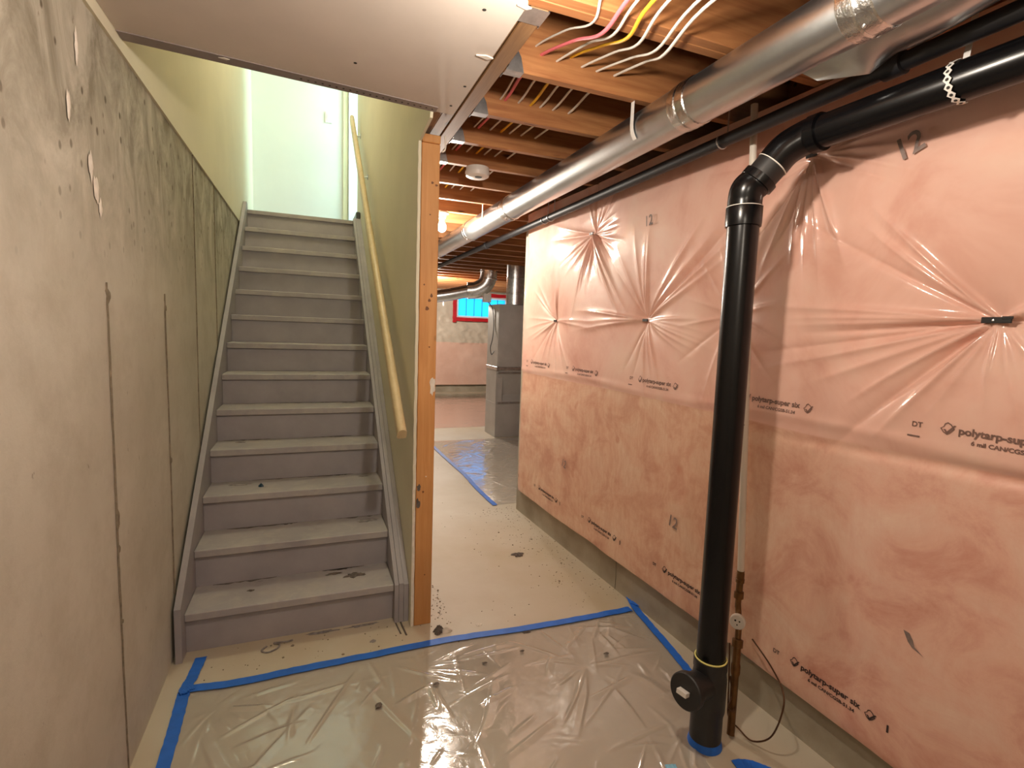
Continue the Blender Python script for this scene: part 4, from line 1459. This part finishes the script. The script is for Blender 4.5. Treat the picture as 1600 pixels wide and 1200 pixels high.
def ribbon(name, pts, wd, mat, label, wob=0.004, th=0.0012, z=0.006, cat='tape', seed=1):
    rr = random.Random(seed)
    p = [Vector((q[0], q[1], 0)) for q in pts]
    p = catmull(p, 10) if len(p) > 2 else [p[0] + (p[1] - p[0]) * (i / 20) for i in range(21)]
    L_, R_ = [], []
    for i, q in enumerate(p):
        d = (p[min(i + 1, len(p) - 1)] - p[max(i - 1, 0)]).normalized()
        n_ = Vector((-d.y, d.x, 0))
        j = wob * (rr.random() - .5)
        zz = z + 0.0015 * rr.random()
        L_.append(q + n_ * (wd / 2 + j) + Vector((0, 0, zz)))
        R_.append(q - n_ * (wd / 2 - j * .6) + Vector((0, 0, zz + 0.001 * (rr.random() - .5))))
    n = len(p)
    vs_ = [q[:] for q in L_] + [q[:] for q in R_] + [(q - Vector((0, 0, th)))[:] for q in L_] + [(q - Vector((0, 0, th)))[:] for q in R_]
    fs = []
    for i in range(n - 1):
        fs += [(i, i + 1, n + i + 1, n + i), (2 * n + i, 3 * n + i, 3 * n + i + 1, 2 * n + i + 1), (i, 2 * n + i, 2 * n + i + 1, i + 1), (n + i, n + i + 1, 3 * n + i + 1, 3 * n + i)]
    fs += [(0, n, 3 * n, 2 * n), (n - 1, 3 * n - 1, 4 * n - 1, 2 * n - 1)]
    o = MB().add(vs_, fs).build(name, mat, base=pts[0] + (0,))
    return tag(o, label, cat)


ribbon('painter_tape', [(0.072, -0.045), (0.062, -0.18), (0.050, -0.275), (0.058, -0.45), (0.066, -0.70), (0.08, -1.1), (0.08, -2.2), (0.08, -2.95)], .046, 'blue_tape', 'blue painter tape strip along the left edge of the plastic sheet', seed=2)
ribbon('painter_tape', [(0.045, -0.262), (0.25, -0.285), (0.50, -0.278), (0.85, -0.272), (1.20, -0.268), (1.60, -0.295), (2.0, -0.305), (2.235, -0.305)], .046, 'blue_tape', 'long blue painter tape strip across the floor before the stairs', z=0.0085, seed=3)
ribbon('painter_tape', [(2.315, -0.165), (2.268, -0.30), (2.245, -0.45), (2.205, -0.72), (2.165, -0.93), (2.115, -1.05), (2.085, -1.10)], .040, 'blue_tape', 'blue painter tape strip along the curb to the black pipe', z=0.010, seed=4)
ribbon('painter_tape', [(2.04, 3.90), (2.055, 3.2), (2.075, 2.55), (2.062, 2.05), (2.070, 1.54)], .045, 'blue_tape', 'blue painter tape strip on the floor beyond the orange stud', seed=5)
ribbon('painter_tape', [(1.985, -1.335), (2.03, -1.345), (2.075, -1.385), (2.11, -1.44)], .050, 'blue_tape', 'short blue tape piece on the floor right of the pipe foot', seed=6)
ribbon('painter_tape', [(1.735, -1.262), (1.775, -1.275)], .04, 'blue_tape_faded', 'faded blue tape piece under the plastic sheet by the pipe', seed=7)
ribbon('painter_tape', [(0.035, -0.290), (0.085, -0.262)], .030, 'blue_tape', 'crumpled blue tape end where two strips meet by the left wall', z=0.013, wob=.02, seed=8)
ribbon('painter_tape', [(2.275, -0.255), (2.345, -0.355)], .035, 'blue_tape', 'crumpled blue tape end by the curb corner of the sheet', z=0.016, wob=.03, seed=9)
# specks of dirt under the plastic
for k, (px, py, lab) in enumerate(((1.50, -0.475, 'dark speck on the plastic sheet near the long tape'), (1.88, -0.62, 'dark speck on the plastic sheet near the curb'), (0.80, -0.62, 'dark smear on the plastic sheet before the steps'), (1.05, -0.57, 'dark fluff on the plastic sheet near the stud'), (1.30, -0.50, 'small black dot on the plastic sheet in the middle'))):
    clump('dirt_speck', (px, py, 0.012), .014 + .004 * (k % 2), .010 + .008 * (k == 2), .004, 'grime', lab, 60 + k, 'dirt', 8)

# ------------------------------------------------------------------ far room: insulation, window, furnace
YI = YF - 0.06
nx, nz = 150, 90
Xg, Zg = np.meshgrid(np.linspace(0.5, 6.9, nx), np.linspace(0.18, 2.45, nz), indexing='ij')
Yg = YI - 0.05 * (fbm(Xg * 1.5, Zg * 1.5, 3) - .4) - 0.03 * np.abs(fbm(Xg * 3 + Zg * 2, Zg * 2.5 - Xg, 3) - .45)
rid = 1 - np.abs(2 * fbm(Xg * 5 + Zg * 4, Zg * 3 - Xg * 4, 2) - .75) * 3
Yg -= 0.03 * np.clip(rid, 0, 1) ** 2 * (Zg > 1.2)
hole = (Xg > 3.80) & (Xg < 5.12) & (Zg > 1.80) & (Zg < 2.36)
mb = MB().grid(np.stack([Xg, Yg, Zg], -1))
hv = hole.ravel()
mb.f = [q for q in mb.f if not all(hv[i] for i in q)]
ifar = mb.build('insulation_blanket', 'insulation_far', base=(3.5, YI, 0.18), smooth=179)
tag(ifar, 'poly covered insulation on the far wall around the window', 'insulation')
wn = thing('window_1', (4.45, YI - .05, 1.80), 'small blue basement window in the far wall', 'window', kind='structure')
mb = MB()
yw = YI - 0.09
mb.bbox(3.80, 5.12, yw, yw + .06, 2.285, 2.345, .005).bbox(3.80, 5.12, yw, yw + .06, 1.815, 1.865, .005).bbox(3.80, 3.86, yw, yw + .06, 1.865, 2.285, .005).bbox(5.06, 5.12, yw, yw + .06, 1.865, 2.285, .005)
mb.build('window_frame', 'window_vinyl', wn)
xs = np.linspace(3.86, 5.06, 7)
for i in range(6):
    MB().box(xs[i] + .006, xs[i + 1] - .006, yw + .030, yw + .036, 1.865, 2.285).build('pane', 'window_daylight', wn)
for i in range(1, 6):
    MB().box(xs[i] - .006, xs[i] + .006, yw + .022, yw + .040, 1.865, 2.285).build('muntin', 'teal_bit', wn)
lab = {'top': 'strip of red tape above the far window', 'bottom': 'strip of red tape under the far window', 'left': 'strip of red tape left of the far window', 'right': 'strip of red tape right of the far window'}
for nme, (a, b_, z0, z1, dy) in {'top': (3.70, 5.22, 2.335, 2.425, 0), 'bottom': (3.72, 5.22, 1.735, 1.822, .001), 'left': (3.715, 3.812, 1.70, 2.43, .0015), 'right': (5.11, 5.21, 1.72, 2.42, .002)}.items():
    P = np.zeros((14, 3, 3))
    rr = random.Random(len(nme))
    for i in range(14):
        for j in range(3):
            t, s_ = i / 13, j / 2
            if nme in ('top', 'bottom'):
                P[i, j] = (a + (b_ - a) * t, yw - .012 - dy - .006 * rr.random(), z0 + (z1 - z0) * s_ + .01 * (rr.random() - .5))
            else:
                P[i, j] = (a + (b_ - a) * s_ + .01 * (rr.random() - .5), yw - .014 - dy - .006 * rr.random(), z0 + (z1 - z0) * t)
    o = MB().grid(P).build('red_tape', 'red_tape', base=(float(P[0, 0, 0]), float(P[0, 0, 1]), float(P[0, 0, 2])), smooth=60)
    tag(o, lab[nme], 'tape')
area_light('daylight_far_window', (4.46, yw - 0.03, 2.07), (math.radians(90), 0, 0), 1.15, 0.4, 1.5, (0.35, 0.75, 1.0))

fu = thing('furnace', (3.3, 4.5, 0), 'tall grey sheet metal furnace cabinet at the corner of the insulation', 'furnace')
MB().bbox(3.03, 3.60, 4.27, 4.74, 1.02, 1.92, .004).build('upper_cabinet', 'sheet_metal', fu)
MB().bbox(3.03, 3.60, 4.29, 4.74, 0.0, 0.50, .004).build('base_cabinet', 'sheet_metal', fu)
mb = MB().prism([(3.03, 4.30, .50), (3.03, 4.74, .50), (3.03, 4.74, 1.0), (3.03, 4.30, 1.0)], (.10, 0, 0))
mb.add([(3.06, 4.272, .99), (3.60, 4.272, .99), (3.60, 4.36, .62), (3.06, 4.36, .62), (3.06, 4.30, .50), (3.60, 4.30, .50)], [(0, 1, 2, 3), (3, 2, 5, 4)])
mb.box(3.06, 3.60, 4.37, 4.74, .50, 1.0)
mb.build('transition_piece', 'sheet_metal', fu)
MB().bbox(3.02, 3.61, 4.255, 4.745, 0.985, 1.03, .003).build('flange', 'galvanized', fu)
MB().bbox(3.05, 3.61, 4.262, 4.30, 0.935, 0.955, .003).build('flange', 'galvanized', fu)
MB().bbox(3.05, 3.61, 4.28, 4.30, 0.49, 0.515, .003).build('flange', 'galvanized', fu)
vd = thing('round_duct', (3.36, 4.5, 1.92), 'shiny upright round duct on top of the furnace', 'duct')
MB().lathe((3.36, 4.5, 1.92), (0, 0, 1), [(0, .15), (.01, .135), (.16, .135), (.165, .140), (.18, .140), (.185, .135), (.38, .135), (.385, .141), (.40, .141), (.405, .135), (.60, .135)], 28).build('duct_section', 'galvanized', vd, smooth=30)
ed = thing('elbow_duct', (3.15, 5.4, 2.1), 'shiny elbow duct turning left below the joists near the window', 'duct')
MB().tube([(3.24, 5.4, 2.60), (3.24, 5.4, 2.42), (3.19, 5.42, 2.28), (3.06, 5.46, 2.19), (2.92, 5.5, 2.17)], .135, 24, 4).build('elbow', 'galvanized', ed, smooth=25)
MB().tube([(2.95, 5.5, 2.17), (2.45, 5.6, 2.06), (1.7, 5.8, 1.98), (1.2, 5.9, 1.95)], .10, 24, 6).build('flexible_run', 'foil', ed, smooth=60)
for t, r_ in ((2.50, .141), (2.38, .141)):
    MB().lathe((3.24, 5.4, t), (0, 0, -1), [(0, .135), (.004, r_), (.02, r_), (.024, .135)], 24).build('seam_ring', 'foil_tape', ed, smooth=25)
o = MB().bbox(2.92, 3.03, 4.62, 4.70, 1.955, 2.08, .006).build('control_box', 'white_plastic', base=(2.97, 4.66, 1.95))
tag(o, 'small white control box fixed beside the furnace top', 'box')
o = MB().tube([(3.0, 4.68, 1.96), (3.015, 4.5, 1.85), (3.02, 4.45, 1.6), (2.99, 4.40, 1.42), (2.95, 4.36, 1.30), (2.97, 4.36, 1.20), (3.02, 4.40, 1.25)], .006, 6, 6).build('control_cable', 'black_plastic', base=(3.0, 4.45, 1.2), smooth=60)
tag(o, 'thin black cable hanging down the side of the furnace', 'cable')

# assumed ceiling lamp, hidden from view, added to warm and brighten the stairwell walls
sl = thing('assumed_ceiling_lamp', (0.5, 1.5, 5.05), 'assumed round ceiling lamp, unseen, added high over the stairwell for warm light', 'lamp')
MB().lathe((0.5, 1.5, 5.05), (0, 0, -1), [(0, .15), (.02, .15), (.022, .145)], 28).build('assumed_lamp_base', 'white_plastic', sl, smooth=40)
MB().lathe((0.5, 1.5, 5.028), (0, 0, -1), [(0, .14), (.03, .13), (.06, .09), (.075, .03), (.076, 0)], 28).build('assumed_lamp_shade', 'bulb_glow', sl, smooth=60)
l = bpy.data.lights.new('assumed_lamp_light', 'POINT')
l.energy = 17
l.color = (1.0, 0.90, 0.66)
l.shadow_soft_size = 0.12
lo = bpy.data.objects.new('assumed_lamp_light', l)
lo.location = (0, 0, -0.26)
C.objects.link(lo)
lo.parent = sl
